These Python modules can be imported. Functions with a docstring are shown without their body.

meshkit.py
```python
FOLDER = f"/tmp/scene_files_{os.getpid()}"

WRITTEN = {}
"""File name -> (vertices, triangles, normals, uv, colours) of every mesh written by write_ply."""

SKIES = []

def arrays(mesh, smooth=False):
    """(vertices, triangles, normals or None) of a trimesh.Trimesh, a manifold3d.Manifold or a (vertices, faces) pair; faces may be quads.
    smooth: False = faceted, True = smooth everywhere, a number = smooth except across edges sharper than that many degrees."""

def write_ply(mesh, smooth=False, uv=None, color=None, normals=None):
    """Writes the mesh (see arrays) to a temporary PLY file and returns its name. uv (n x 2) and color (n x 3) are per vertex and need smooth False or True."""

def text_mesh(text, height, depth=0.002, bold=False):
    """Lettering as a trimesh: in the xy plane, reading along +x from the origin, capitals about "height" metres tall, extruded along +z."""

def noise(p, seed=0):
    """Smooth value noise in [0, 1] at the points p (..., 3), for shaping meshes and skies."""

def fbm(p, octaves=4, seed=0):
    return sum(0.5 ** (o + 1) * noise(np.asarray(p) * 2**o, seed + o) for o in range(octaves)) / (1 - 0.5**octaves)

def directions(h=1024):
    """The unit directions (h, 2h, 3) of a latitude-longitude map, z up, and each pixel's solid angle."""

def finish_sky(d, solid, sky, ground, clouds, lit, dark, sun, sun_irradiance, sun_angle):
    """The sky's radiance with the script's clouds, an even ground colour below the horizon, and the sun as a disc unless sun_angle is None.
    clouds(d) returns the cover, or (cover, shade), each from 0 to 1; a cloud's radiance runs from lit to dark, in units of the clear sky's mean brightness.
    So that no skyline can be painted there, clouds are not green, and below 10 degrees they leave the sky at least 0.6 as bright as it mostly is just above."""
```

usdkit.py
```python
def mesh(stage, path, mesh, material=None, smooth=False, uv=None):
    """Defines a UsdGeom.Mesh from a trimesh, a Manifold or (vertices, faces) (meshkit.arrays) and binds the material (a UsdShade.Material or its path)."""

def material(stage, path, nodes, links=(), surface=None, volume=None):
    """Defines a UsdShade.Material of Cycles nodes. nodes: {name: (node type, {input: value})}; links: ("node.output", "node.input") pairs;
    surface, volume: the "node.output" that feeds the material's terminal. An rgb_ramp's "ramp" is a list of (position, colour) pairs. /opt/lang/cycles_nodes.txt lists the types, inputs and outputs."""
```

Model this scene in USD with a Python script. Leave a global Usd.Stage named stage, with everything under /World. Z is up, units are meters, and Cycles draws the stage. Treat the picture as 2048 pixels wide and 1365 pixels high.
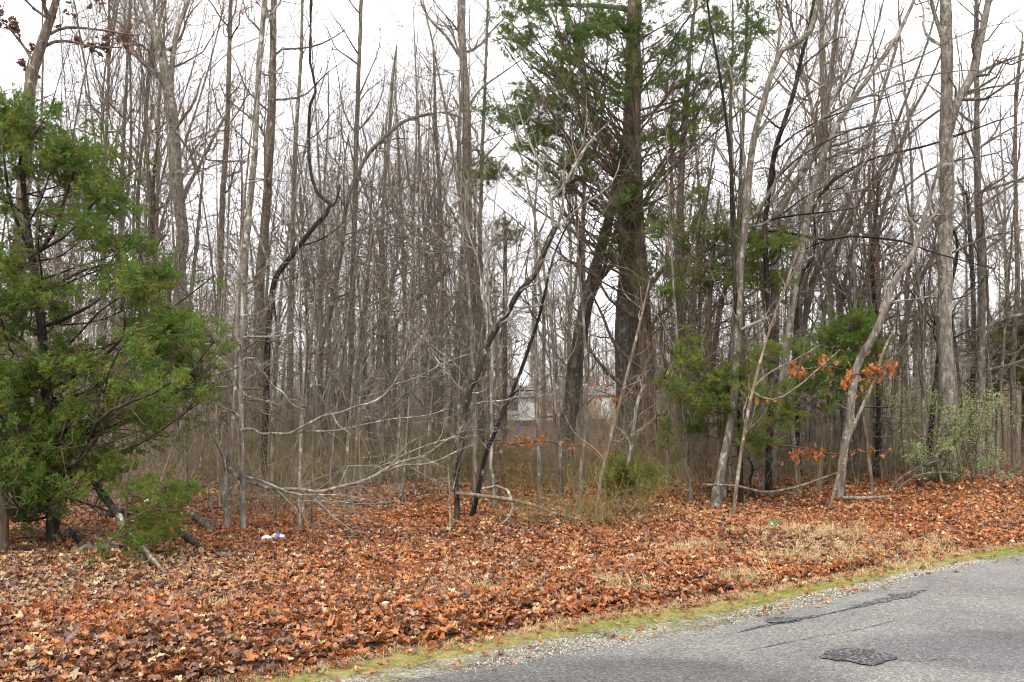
import math
import numpy as np
import usdkit, meshkit
from pxr import Usd, UsdGeom, UsdLux, UsdShade, Gf, Sdf, Vt

stage = Usd.Stage.CreateInMemory()
UsdGeom.SetStageUpAxis(stage, "Z"); UsdGeom.SetStageMetersPerUnit(stage, 1.0)
UsdGeom.Xform.Define(stage, "/World"); UsdGeom.Scope.Define(stage, "/World/Looks")
# ------------------------------------------------------------------ camera, sky, sun, exposure
EYE = np.array([0.0, 0.0, 1.65]); FPX = 1774.0; PITCH = math.atan((820 - 682.5) / FPX)
cam = UsdGeom.Camera.Define(stage, "/World/camera")
cam.AddTranslateOp().Set(Gf.Vec3d(*EYE)); cam.AddRotateXOp().Set(90 + math.degrees(PITCH))
cam.CreateHorizontalApertureAttr(36.0); cam.CreateVerticalApertureAttr(24.0); cam.CreateFocalLengthAttr(36.0 * FPX / 2048)
cam.CreateClippingRangeAttr(Gf.Vec2f(0.05, 5000)); cam.CreateExposureAttr(1.56)
SUN_EL, SUN_ROT = math.radians(52), math.radians(200)
M = {}
def mat(name, nodes, links, surface, volume=None):
    M[name] = usdkit.material(stage, "/World/Looks/" + name, nodes, links, surface=surface, volume=volume); return M[name]
sky_mat = mat("overcast_sky", {
    "tc": ("texture_coordinate", {}),
    "map": ("mapping", {"scale": (1.0, 1.0, 2.2)}),
    "sky": ("sky_texture", {"sky_type": "single_scattering", "sun_disc": False, "sun_elevation": SUN_EL, "sun_rotation": SUN_ROT}),
    "n": ("noise_texture", {"scale": 2.2, "detail": 5.0, "roughness": 0.55}),
    "r": ("rgb_ramp", {"ramp": [(0.3, (7.9, 8.1, 8.4)), (0.5, (8.7, 8.8, 9.0)), (0.68, (10.2, 10.2, 10.3))]}),
    "m": ("mix", {"fac": 0.93}), "bg": ("background_shader", {"strength": 0.1})},
    [("tc.generated", "map.vector"), ("map.vector", "n.vector"), ("n.fac", "r.fac"), ("sky.color", "m.color1"), ("r.color", "m.color2"), ("m.color", "bg.color")], "bg.background")
dome = UsdLux.DomeLight.Define(stage, "/World/sky"); dome.CreateIntensityAttr(1.0)
UsdShade.MaterialBindingAPI.Apply(dome.GetPrim()).Bind(sky_mat)
dome.GetPrim().SetCustomDataByKey("kind", "structure")
sun = UsdLux.DistantLight.Define(stage, "/World/sun")
sun.CreateIntensityAttr(0.4); sun.CreateAngleAttr(18.0); sun.CreateColorAttr(Gf.Vec3f(1, 0.96, 0.9)); sun.CreateNormalizeAttr(True)
_d = Gf.Vec3d(math.cos(SUN_EL) * math.sin(SUN_ROT), math.cos(SUN_EL) * math.cos(SUN_ROT), math.sin(SUN_EL))
sun.AddTransformOp().Set(Gf.Matrix4d(1.0).SetRotate(Gf.Rotation(Gf.Vec3d(0, 0, 1), _d)))

# ------------------------------------------------------------------ helpers
RNG = np.random.default_rng(7)
CP, SP = math.cos(PITCH), math.sin(PITCH)
def U(px, py, d):
    """The place at forward distance d (metres along y) that is seen at a pixel of the 2048 wide photograph."""
    a, b = (px - 1024) / FPX, (682.5 - py) / FPX
    y = CP - b * SP
    s = d / y
    return EYE + s * np.array([a, y, SP + b * CP])
def project(p):
    q = np.asarray(p, float) - EYE
    f = q[..., 1] * CP + q[..., 2] * SP; u = -q[..., 1] * SP + q[..., 2] * CP
    f = np.maximum(f, 1e-3)
    return 1024 + FPX * q[..., 0] / f, 682.5 - FPX * u / f
def on_plane(px, py, z=0.0):
    a, b = (px - 1024) / FPX, (682.5 - py) / FPX
    v = np.array([a, CP - b * SP, SP + b * CP]); return EYE + v * (z - EYE[2]) / v[2]
used = {}
def free(parent, name):
    k = (parent, name); n = used.get(k, -1) + 1; used[k] = n
    return f"{parent}/{name}" if n == 0 else f"{parent}/{name}_{n:03d}"
def data(prim, label=None, cat=None, group=None, kind=None):
    for k, v in (("label", label), ("category", cat), ("group", group), ("kind", kind)):
        if v: prim.SetCustomDataByKey(k, v)
    return prim
class Thing:
    def __init__(s, name, label=None, cat=None, loc=(0, 0, 0), group=None, kind=None, root="/World"):
        s.loc = np.asarray(loc, float); s.path = free(root, name)
        x = UsdGeom.Xform.Define(stage, s.path); x.AddTranslateOp().Set(Gf.Vec3d(*map(float, s.loc)))
        s.prim = data(x.GetPrim(), label, cat, group, kind)
def raw_mesh(path, v, f, material, normals=None, counts=None):
    m = UsdGeom.Mesh.Define(stage, path)
    m.CreatePointsAttr(Vt.Vec3fArray.FromNumpy(np.ascontiguousarray(v, np.float32)))
    f = np.asarray(f, np.int32)
    m.CreateFaceVertexCountsAttr(Vt.IntArray.FromNumpy(np.full(len(f), f.shape[1], np.int32)))
    m.CreateFaceVertexIndicesAttr(Vt.IntArray.FromNumpy(f.ravel()))
    m.CreateSubdivisionSchemeAttr("none"); m.CreateDoubleSidedAttr(True)
    if normals is not None:
        m.CreateNormalsAttr(Vt.Vec3fArray.FromNumpy(np.ascontiguousarray(normals, np.float32))); m.SetNormalsInterpolation("vertex")
    if material: UsdShade.MaterialBindingAPI.Apply(m.GetPrim()).Bind(M[material])
    return m
def part(thing, name, mesh, material, kind=None, label=None, world=True):
    """One Mesh under a thing. mesh = (v, f) or (v, f, normals), in world metres unless world is False."""
    path = thing.path if isinstance(thing, Thing) else thing
    v, f = np.asarray(mesh[0], float), mesh[1]
    if world and isinstance(thing, Thing): v = v - thing.loc
    m = raw_mesh(free(path, name), v, f, material, mesh[2] if len(mesh) > 2 else None)
    data(m.GetPrim(), label=label, kind=kind); return str(m.GetPath())
def join(*ms):
    vs, fs, at = [], [], 0
    ns = [] if all(len(m) > 2 for m in ms) else None
    for m in ms:
        vs.append(m[0]); fs.append(np.asarray(m[1]) + at); at += len(m[0])
        if ns is not None: ns.append(m[2])
    return (np.vstack(vs), np.vstack(fs)) + ((np.vstack(ns),) if ns is not None else ())
def unit(v): return v / (np.linalg.norm(v, axis=-1, keepdims=True) + 1e-12)
def tubes(P, R, sides, bumpy=0.0, rng=None):
    """P (B, n, 3) centre lines and R (B, n) radii: round tubes with smooth normals, quads."""
    P, R = np.asarray(P, float), np.asarray(R, float)
    if P.ndim == 2: P, R = P[None], R[None]
    B, n, _ = P.shape
    T = unit(np.gradient(P, axis=1)); mean = unit(P[:, -1] - P[:, 0])
    ref = np.where(np.abs(mean[:, 2:3]) < 0.8, [0, 0, 1.0], [1.0, 0, 0])[:, None, :]
    A = unit(np.cross(T, np.broadcast_to(ref, T.shape))); C = np.cross(T, A)
    th = np.arange(sides) * 2 * np.pi / sides
    N = np.cos(th)[None, None, :, None] * A[:, :, None] + np.sin(th)[None, None, :, None] * C[:, :, None]
    RR = R[:, :, None, None]
    if bumpy: RR = RR * (1 + bumpy * (rng or RNG).uniform(-1, 1, (B, n, sides, 1)))
    V = P[:, :, None] + RR * N
    b, i, j = np.meshgrid(np.arange(B), np.arange(n - 1), np.arange(sides), indexing="ij"); j2 = (j + 1) % sides
    o = b * n * sides
    F = np.stack([o + i * sides + j, o + i * sides + j2, o + (i + 1) * sides + j2, o + (i + 1) * sides + j], -1).reshape(-1, 4)
    return V.reshape(-1, 3), F, N.reshape(-1, 3)
def spline(pts, n):
    """Catmull-like resampling of a polyline (k, c) to n rows by arc length of its first three columns."""
    p = np.asarray(pts, float)
    if len(p) == 2: return p[0] + (p[1] - p[0]) * np.linspace(0, 1, n)[:, None]
    s = np.concatenate([[0], np.cumsum(np.linalg.norm(np.diff(p[:, :3], axis=0), axis=1) + 1e-9)])
    from scipy.interpolate import PchipInterpolator
    return PchipInterpolator(s, p)(np.linspace(0, s[-1], n))
def wob(rng, n, k=3):
    """A smooth random offset along n points, zero at the start."""
    u = np.linspace(0, 1, n)
    return sum(rng.uniform(-1, 1, 3) / (q + 1) * np.sin(np.outer(u * (q + 1) * math.pi, np.ones(3)) + 0) for q in range(k))
def grow(rng, P, R, counts, t=(0.2, 1.0), ang=(35, 65), length=1.0, npts=4, rr=0.45, trop=0.25, wig=0.08, rel=True, taper=0.25, fall=0.6, rmin=0.0015):
    """Children of the branches P (B, n, 3), R (B, n). counts per parent; length relative to the parent's (rel) or metres. Returns P2 (K, npts, 3), R2."""
    B, n, _ = P.shape
    counts = np.broadcast_to(np.asarray(counts), (B,)).astype(int)
    pi = np.repeat(np.arange(B), counts); K = len(pi)
    if K == 0: return np.zeros((0, npts, 3)), np.zeros((0, npts))
    tt = rng.uniform(t[0], t[1], K); x = tt * (n - 1); i = np.minimum(x.astype(int), n - 2); f = (x - i)[:, None]
    base = P[pi, i] * (1 - f) + P[pi, i + 1] * f
    tan = unit(P[pi, i + 1] - P[pi, i]); r0 = R[pi, i] * (1 - f[:, 0]) + R[pi, i + 1] * f[:, 0]
    side = unit(np.cross(tan, rng.normal(size=(K, 3))))
    a = np.radians(rng.uniform(ang[0], ang[1], K))[:, None]
    d = tan * np.cos(a) + side * np.sin(a)
    L = np.linalg.norm(np.diff(P, axis=1), axis=2).sum(1)[pi] if rel else np.ones(K)
    L = L * length * (1 - fall * (tt - t[0]) / (t[1] - t[0] + 1e-9)) * rng.uniform(0.55, 1.25, K)
    u = np.linspace(0, 1, npts)[None, :, None]
    Q = d[:, None] * u + np.array([0, 0, 1.0]) * (trop * rng.uniform(0.3, 1.4, (K, 1, 1))) * u ** 2
    for q in (1, 2, 3): Q = Q + wig / q ** 0.7 * rng.normal(size=(K, 1, 3)) * np.sin(u * q * math.pi * 0.9)
    P2 = base[:, None] + Q * L[:, None, None]
    rad = np.maximum(np.minimum(r0 * rr, 0.03 * L + 0.002) * rng.uniform(0.7, 1.1, K), rmin)
    R2 = np.maximum(rad[:, None] * (1 - (1 - taper) * np.linspace(0, 1, npts)[None]), rmin * 0.6)
    return P2, R2
def quats(rng, n, up_tilt=None, yaw=True, normals=None):
    """Random orientations as (n, 4) x y z w; up_tilt: standard deviation of the tilt in radians."""
    y = rng.uniform(0, 2 * np.pi, n); ax = rng.uniform(0, 2 * np.pi, n); ti = np.abs(rng.normal(0, up_tilt, n)) if up_tilt else np.zeros(n)
    qz = np.stack([0 * y, 0 * y, np.sin(y / 2), np.cos(y / 2)], 1)
    qt = np.stack([np.cos(ax) * np.sin(ti / 2), np.sin(ax) * np.sin(ti / 2), 0 * ax, np.cos(ti / 2)], 1)
    return qmul(qt, qz)
def qmul(a, b):
    ax, ay, az, aw = a.T; bx, by, bz, bw = b.T
    return np.stack([aw * bx + ax * bw + ay * bz - az * by, aw * by - ax * bz + ay * bw + az * bx, aw * bz + ax * by - ay * bx + az * bw, aw * bw - ax * bx - ay * by - az * bz], 1)
def q_to(d, rng):
    """Orientations that turn +x onto the directions d with a random roll."""
    d = unit(d); n = len(d); x = np.array([1.0, 0, 0])
    c = np.cross(np.broadcast_to(x, d.shape), d); w = 1 + d[:, 0]
    q = np.concatenate([c, w[:, None]], 1); q[w < 1e-4] = [0, 0, 1, 0]; q = unit(q)
    r = rng.uniform(0, 2 * np.pi, n); qr = np.stack([np.sin(r / 2), 0 * r, 0 * r, np.cos(r / 2)], 1)
    return qmul(q, qr)
def instancer(parent, name, protos, pos, q, sc, ids, label=None, cat=None, kind="stuff", thing=None):
    """protos: list of (part name, mesh, material). One PointInstancer."""
    path = free(parent, name)
    pi = UsdGeom.PointInstancer.Define(stage, path); rel = pi.CreatePrototypesRel()
    for nm, mesh, m in protos:
        p = free(path, nm); raw_mesh(p, mesh[0], mesh[1], m, mesh[2] if len(mesh) > 2 else None); rel.AddTarget(p)
    pos = np.asarray(pos, float) - (thing.loc if thing is not None else 0)
    pi.CreatePositionsAttr(Vt.Vec3fArray.FromNumpy(np.ascontiguousarray(pos, np.float32)))
    pi.CreateOrientationsAttr(Vt.QuathArray.FromNumpy(np.ascontiguousarray(q, np.float16)))
    sc = np.asarray(sc, float); sc = np.repeat(sc[:, None], 3, 1) if sc.ndim == 1 else sc
    pi.CreateScalesAttr(Vt.Vec3fArray.FromNumpy(np.ascontiguousarray(sc, np.float32)))
    pi.CreateProtoIndicesAttr(Vt.IntArray.FromNumpy(np.asarray(ids, np.int32)))
    data(pi.GetPrim(), label, cat, None, kind); return pi

# ------------------------------------------------------------------ materials
def bark(name, dark, mid, light, lichen=None, amount=0.0, wet=0.0, scale=9.0, stretch=0.22, bump=0.5):
    nodes = {"g": ("geometry", {}), "map": ("mapping", {"scale": (1, 1, stretch)}),
             "n": ("noise_texture", {"scale": scale * 2.2, "detail": 6.0, "roughness": 0.65}),
             "r": ("rgb_ramp", {"ramp": [(0.3, dark), (0.5, mid), (0.72, light)]}),
             "n2": ("noise_texture", {"scale": 1.7, "detail": 4.0, "roughness": 0.6}),
             "r2": ("rgb_ramp", {"ramp": [(0.5 - 0.3 * wet, (1, 1, 1)), (0.68 - 0.3 * wet, (0.32, 0.28, 0.25) if wet else (0.72, 0.7, 0.68))]}),
             "mul": ("mix", {"mix_type": "multiply", "fac": 1.0}),
             "n3": ("noise_texture", {"scale": 6.0, "detail": 5.0, "roughness": 0.7}),
             "r3": ("rgb_ramp", {"ramp": [(0.62 - 0.2 * amount, (0, 0, 0)), (0.7 - 0.2 * amount, (1, 1, 1))]}),
             "lm": ("mix", {"color2": lichen or light}),
             "b": ("bump", {"strength": bump, "distance": 0.02}), "p": ("principled_bsdf", {"roughness": 0.85, "specular_ior_level": 0.25})}
    links = [("g.position", "map.vector"), ("map.vector", "n.vector"), ("n.fac", "r.fac"), ("g.position", "n2.vector"), ("n2.fac", "r2.fac"), ("r.color", "mul.color1"), ("r2.color", "mul.color2"),
             ("g.position", "n3.vector"), ("n3.fac", "r3.fac"), ("mul.color", "lm.color1"), ("lm.color", "p.base_color"), ("n.fac", "b.height"), ("b.normal", "p.normal")]
    if amount: links.append(("r3.color", "lm.fac"))
    else: nodes["lm"][1]["fac"] = 0.0
    mat(name, nodes, links, "p.BSDF")
bark("bark_grey", (0.024, 0.019, 0.014), (0.095, 0.078, 0.06), (0.215, 0.188, 0.152), (0.24, 0.24, 0.185), 0.3)
bark("bark_mottle", (0.034, 0.028, 0.021), (0.125, 0.105, 0.083), (0.26, 0.23, 0.19), (0.27, 0.255, 0.215), 0.35)
bark("bark_brown", (0.022, 0.017, 0.012), (0.088, 0.067, 0.049), (0.2, 0.16, 0.124), (0.22, 0.22, 0.16), 0.22)
bark("bark_pale", (0.045, 0.037, 0.028), (0.145, 0.123, 0.098), (0.31, 0.28, 0.235), (0.36, 0.35, 0.3), 0.35)
bark("bark_black", (0.008, 0.006, 0.005), (0.022, 0.016, 0.012), (0.075, 0.058, 0.043), (0.2, 0.19, 0.15), 0.05, wet=0.5)
bark("bark_fork", (0.012, 0.009, 0.007), (0.045, 0.033, 0.023), (0.17, 0.135, 0.095), (0.26, 0.25, 0.19), 0.22, wet=0.5)
bark("bark_oak", (0.018, 0.015, 0.012), (0.075, 0.064, 0.052), (0.19, 0.168, 0.14), (0.24, 0.24, 0.19), 0.25, scale=7, stretch=0.16, bump=0.9)
bark("bark_cedar", (0.02, 0.013, 0.009), (0.08, 0.053, 0.036), (0.18, 0.132, 0.096), (0.17, 0.16, 0.09), 0.2, scale=8, stretch=0.08, bump=0.8)
bark("bark_tan", (0.045, 0.034, 0.023), (0.13, 0.098, 0.066), (0.26, 0.205, 0.145), (0.3, 0.27, 0.21), 0.3)
bark("bark_charred", (0.006, 0.005, 0.005), (0.02, 0.017, 0.015), (0.07, 0.058, 0.05), (0.4, 0.37, 0.33), 0.05)
bark("twig_grey", (0.035, 0.027, 0.02), (0.095, 0.075, 0.055), (0.19, 0.158, 0.12))
bark("twig_brown", (0.024, 0.016, 0.011), (0.068, 0.046, 0.031), (0.14, 0.1, 0.07))
bark("twig_pale", (0.09, 0.075, 0.056), (0.21, 0.178, 0.14), (0.37, 0.325, 0.265))
bark("twig_red", (0.055, 0.034, 0.026), (0.135, 0.088, 0.066), (0.23, 0.165, 0.13))
bark("stem_olive", (0.07, 0.055, 0.02), (0.16, 0.13, 0.05), (0.27, 0.22, 0.1))
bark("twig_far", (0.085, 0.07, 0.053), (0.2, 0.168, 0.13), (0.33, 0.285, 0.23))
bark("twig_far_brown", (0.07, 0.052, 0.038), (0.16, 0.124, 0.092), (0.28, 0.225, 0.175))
bark("twig_tan", (0.08, 0.052, 0.028), (0.19, 0.13, 0.075), (0.3, 0.22, 0.14))
def leafy(name, c0, c1, c2, scale=3.0, trans=0.3, rough=0.5, spec=0.35, fine=60.0):
    mid = tuple(c1)
    mat(name, {"g": ("geometry", {}), "n": ("noise_texture", {"scale": scale, "detail": 3.0}), "n2": ("noise_texture", {"scale": fine, "detail": 3.0}),
               "add": ("mix", {"fac": 0.45}), "r": ("rgb_ramp", {"ramp": [(0.34, c0), (0.5, mid), (0.66, c2)]}),
               "p": ("principled_bsdf", {"roughness": rough, "specular_ior_level": spec}), "t": ("translucent_bsdf", {}), "m": ("mix_closure", {"fac": trans})},
        [("g.position", "n.vector"), ("g.position", "n2.vector"), ("n.color", "add.color1"), ("n2.color", "add.color2"), ("add.color", "r.fac"), ("r.color", "p.base_color"), ("r.color", "t.color"), ("p.BSDF", "m.closure1"), ("t.BSDF", "m.closure2")], "m.closure")
leafy("cedar_green", (0.034, 0.072, 0.01), (0.085, 0.15, 0.02), (0.2, 0.26, 0.042), 2.4, 0.25, 0.6, 0.2)
leafy("cedar_dark", (0.03, 0.06, 0.014), (0.062, 0.112, 0.022), (0.12, 0.175, 0.034), 2.0, 0.2, 0.6, 0.2)
leafy("cedar_olive", (0.055, 0.068, 0.01), (0.12, 0.135, 0.018), (0.2, 0.2, 0.035), 2.4, 0.25, 0.6, 0.2)
leafy("cedar_dull", (0.03, 0.036, 0.016), (0.055, 0.06, 0.026), (0.09, 0.09, 0.04), 2.0, 0.2, 0.7, 0.15)
leafy("leaf_orange", (0.16, 0.05, 0.014), (0.325, 0.113, 0.03), (0.48, 0.21, 0.064), 8, 0.12, 0.45, 0.45)
leafy("leaf_rust", (0.1, 0.03, 0.011), (0.22, 0.067, 0.021), (0.34, 0.125, 0.04), 8, 0.1, 0.45, 0.45)
leafy("leaf_brown", (0.04, 0.016, 0.009), (0.095, 0.038, 0.019), (0.18, 0.08, 0.04), 8, 0.08, 0.4, 0.5)
leafy("leaf_tan", (0.28, 0.15, 0.065), (0.45, 0.27, 0.13), (0.6, 0.42, 0.25), 8, 0.12, 0.45, 0.45)
leafy("leaf_plum", (0.04, 0.02, 0.018), (0.09, 0.045, 0.04), (0.17, 0.1, 0.09), 8, 0.06, 0.32, 0.6)
leafy("leaf_drab", (0.12, 0.075, 0.04), (0.24, 0.155, 0.085), (0.4, 0.29, 0.185), 8, 0.1, 0.5, 0.4)
leafy("leaf_hanging", (0.16, 0.052, 0.015), (0.3, 0.105, 0.028), (0.44, 0.19, 0.06), 10, 0.3, 0.6, 0.25)
leafy("leaf_dead_dark", (0.07, 0.035, 0.024), (0.13, 0.065, 0.042), (0.19, 0.1, 0.07), 10, 0.25, 0.6, 0.25)
leafy("bud_red", (0.25, 0.055, 0.03), (0.36, 0.085, 0.045), (0.42, 0.13, 0.07), 6, 0.3)
leafy("new_leaf", (0.15, 0.19, 0.06), (0.24, 0.29, 0.11), (0.36, 0.4, 0.19), 6, 0.35)
leafy("straw", (0.3, 0.22, 0.11), (0.45, 0.34, 0.18), (0.58, 0.47, 0.28), 9, 0.25, 0.7, 0.2)
leafy("grass_green", (0.1, 0.15, 0.022), (0.19, 0.24, 0.045), (0.32, 0.32, 0.09), 5, 0.3, 0.6, 0.2)
leafy("grass_mix", (0.2, 0.2, 0.05), (0.34, 0.29, 0.09), (0.48, 0.38, 0.15), 6, 0.25, 0.6, 0.2)
leafy("brush_olive", (0.085, 0.075, 0.022), (0.14, 0.125, 0.036), (0.2, 0.18, 0.06), 3, 0.25, 0.7, 0.2)
def plain(name, c, rough=0.6, spec=0.4, var=0.15, scale=14, **kw):
    lo, hi = tuple(x * (1 - var) for x in c), tuple(min(x * (1 + var), 0.95) for x in c)
    mat(name, {"g": ("geometry", {}), "n": ("noise_texture", {"scale": scale, "detail": 5.0}), "r": ("rgb_ramp", {"ramp": [(0.3, lo), (0.7, hi)]}),
               "p": ("principled_bsdf", {"roughness": rough, "specular_ior_level": spec, **kw})}, [("g.position", "n.vector"), ("n.fac", "r.fac"), ("r.color", "p.base_color")], "p.BSDF")
plain("stone_white", (0.32, 0.31, 0.29), 0.8, 0.2, 0.25); plain("stone_grey", (0.2, 0.19, 0.175), 0.8, 0.2, 0.3); plain("stone_tan", (0.22, 0.17, 0.12), 0.8, 0.2, 0.3)
plain("siding_white", (0.76, 0.77, 0.78), 0.6, 0.3, 0.05); plain("siding_tan", (0.55, 0.42, 0.24), 0.7, 0.3, 0.08); plain("roof_grey", (0.16, 0.16, 0.17), 0.8, 0.2, 0.2); plain("dark_pane", (0.05, 0.055, 0.065), 0.15, 0.6); plain("skirting", (0.07, 0.06, 0.05), 0.8)
plain("plastic_green", (0.012, 0.11, 0.042), 0.35, 0.5, 0.3, 20); plain("plastic_white", (0.5, 0.52, 0.54), 0.4, 0.5, 0.08); plain("plastic_blue", (0.04, 0.14, 0.5), 0.4, 0.5, 0.2)
plain("paper_white", (0.7, 0.68, 0.62), 0.7)
# soil below the leaves, verge soil, gravel bed, asphalt
mat("leafy_soil", {"g": ("geometry", {}), "v": ("voronoi_texture", {"scale": 11.0}), "n": ("noise_texture", {"scale": 0.9, "detail": 5.0}), "sx": ("separate_xyz", {}),
    "r": ("rgb_ramp", {"ramp": [(0.0, (0.025, 0.011, 0.006)), (0.3, (0.08, 0.029, 0.011)), (0.6, (0.13, 0.05, 0.018)), (0.85, (0.19, 0.09, 0.038)), (1.0, (0.06, 0.026, 0.012))]}),
    "d": ("voronoi_texture", {"scale": 11.0, "feature": "distance_to_edge"}), "dr": ("rgb_ramp", {"ramp": [(0.0, (0.15, 0.13, 0.12)), (0.12, (1, 1, 1))]}),
    "mul": ("mix", {"mix_type": "multiply", "fac": 0.85}), "nr": ("rgb_ramp", {"ramp": [(0.35, (0.6, 0.6, 0.6)), (0.65, (1.1, 1.1, 1.1))]}), "mul2": ("mix", {"mix_type": "multiply", "fac": 1.0}),
    "b": ("bump", {"strength": 0.9, "distance": 0.04}), "p": ("principled_bsdf", {"roughness": 0.75, "specular_ior_level": 0.25})},
    [("g.position", "v.vector"), ("g.position", "d.vector"), ("g.position", "n.vector"), ("v.color", "sx.vector"), ("sx.x", "r.fac"), ("d.distance", "dr.fac"), ("r.color", "mul.color1"), ("dr.color", "mul.color2"), ("n.fac", "nr.fac"),
     ("mul.color", "mul2.color1"), ("nr.color", "mul2.color2"), ("mul2.color", "p.base_color"), ("v.distance", "b.height"), ("b.normal", "p.normal")], "p.BSDF")
mat("verge_soil", {"g": ("geometry", {}), "n": ("noise_texture", {"scale": 5.0, "detail": 8.0, "roughness": 0.7}),
    "r": ("rgb_ramp", {"ramp": [(0.3, (0.07, 0.05, 0.025)), (0.45, (0.16, 0.13, 0.05)), (0.58, (0.24, 0.2, 0.09)), (0.72, (0.14, 0.17, 0.04))]}), "n2": ("noise_texture", {"scale": 60.0, "detail": 4.0}),
    "b": ("bump", {"strength": 1.0, "distance": 0.02}), "p": ("principled_bsdf", {"roughness": 0.9, "specular_ior_level": 0.15})},
    [("g.position", "n.vector"), ("g.position", "n2.vector"), ("n.fac", "r.fac"), ("r.color", "p.base_color"), ("n2.fac", "b.height"), ("b.normal", "p.normal")], "p.BSDF")
mat("gravel_bed", {"g": ("geometry", {}), "v": ("voronoi_texture", {"scale": 75.0}), "sx": ("separate_xyz", {}),
    "r": ("rgb_ramp", {"ramp": [(0.0, (0.1, 0.085, 0.065)), (0.4, (0.17, 0.155, 0.13)), (0.7, (0.25, 0.235, 0.21)), (1.0, (0.38, 0.37, 0.35))]}),
    "n": ("noise_texture", {"scale": 3.0, "detail": 6.0}), "nr": ("rgb_ramp", {"ramp": [(0.4, (0.5, 0.42, 0.32)), (0.62, (1, 1, 1))]}), "mul": ("mix", {"mix_type": "multiply", "fac": 0.8}),
    "b": ("bump", {"strength": 1.0, "distance": 0.012, "invert": True}), "p": ("principled_bsdf", {"roughness": 0.9, "specular_ior_level": 0.2})},
    [("g.position", "v.vector"), ("g.position", "n.vector"), ("v.color", "sx.vector"), ("sx.x", "r.fac"), ("n.fac", "nr.fac"), ("r.color", "mul.color1"), ("nr.color", "mul.color2"), ("mul.color", "p.base_color"), ("v.distance", "b.height"), ("b.normal", "p.normal")], "p.BSDF")
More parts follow.
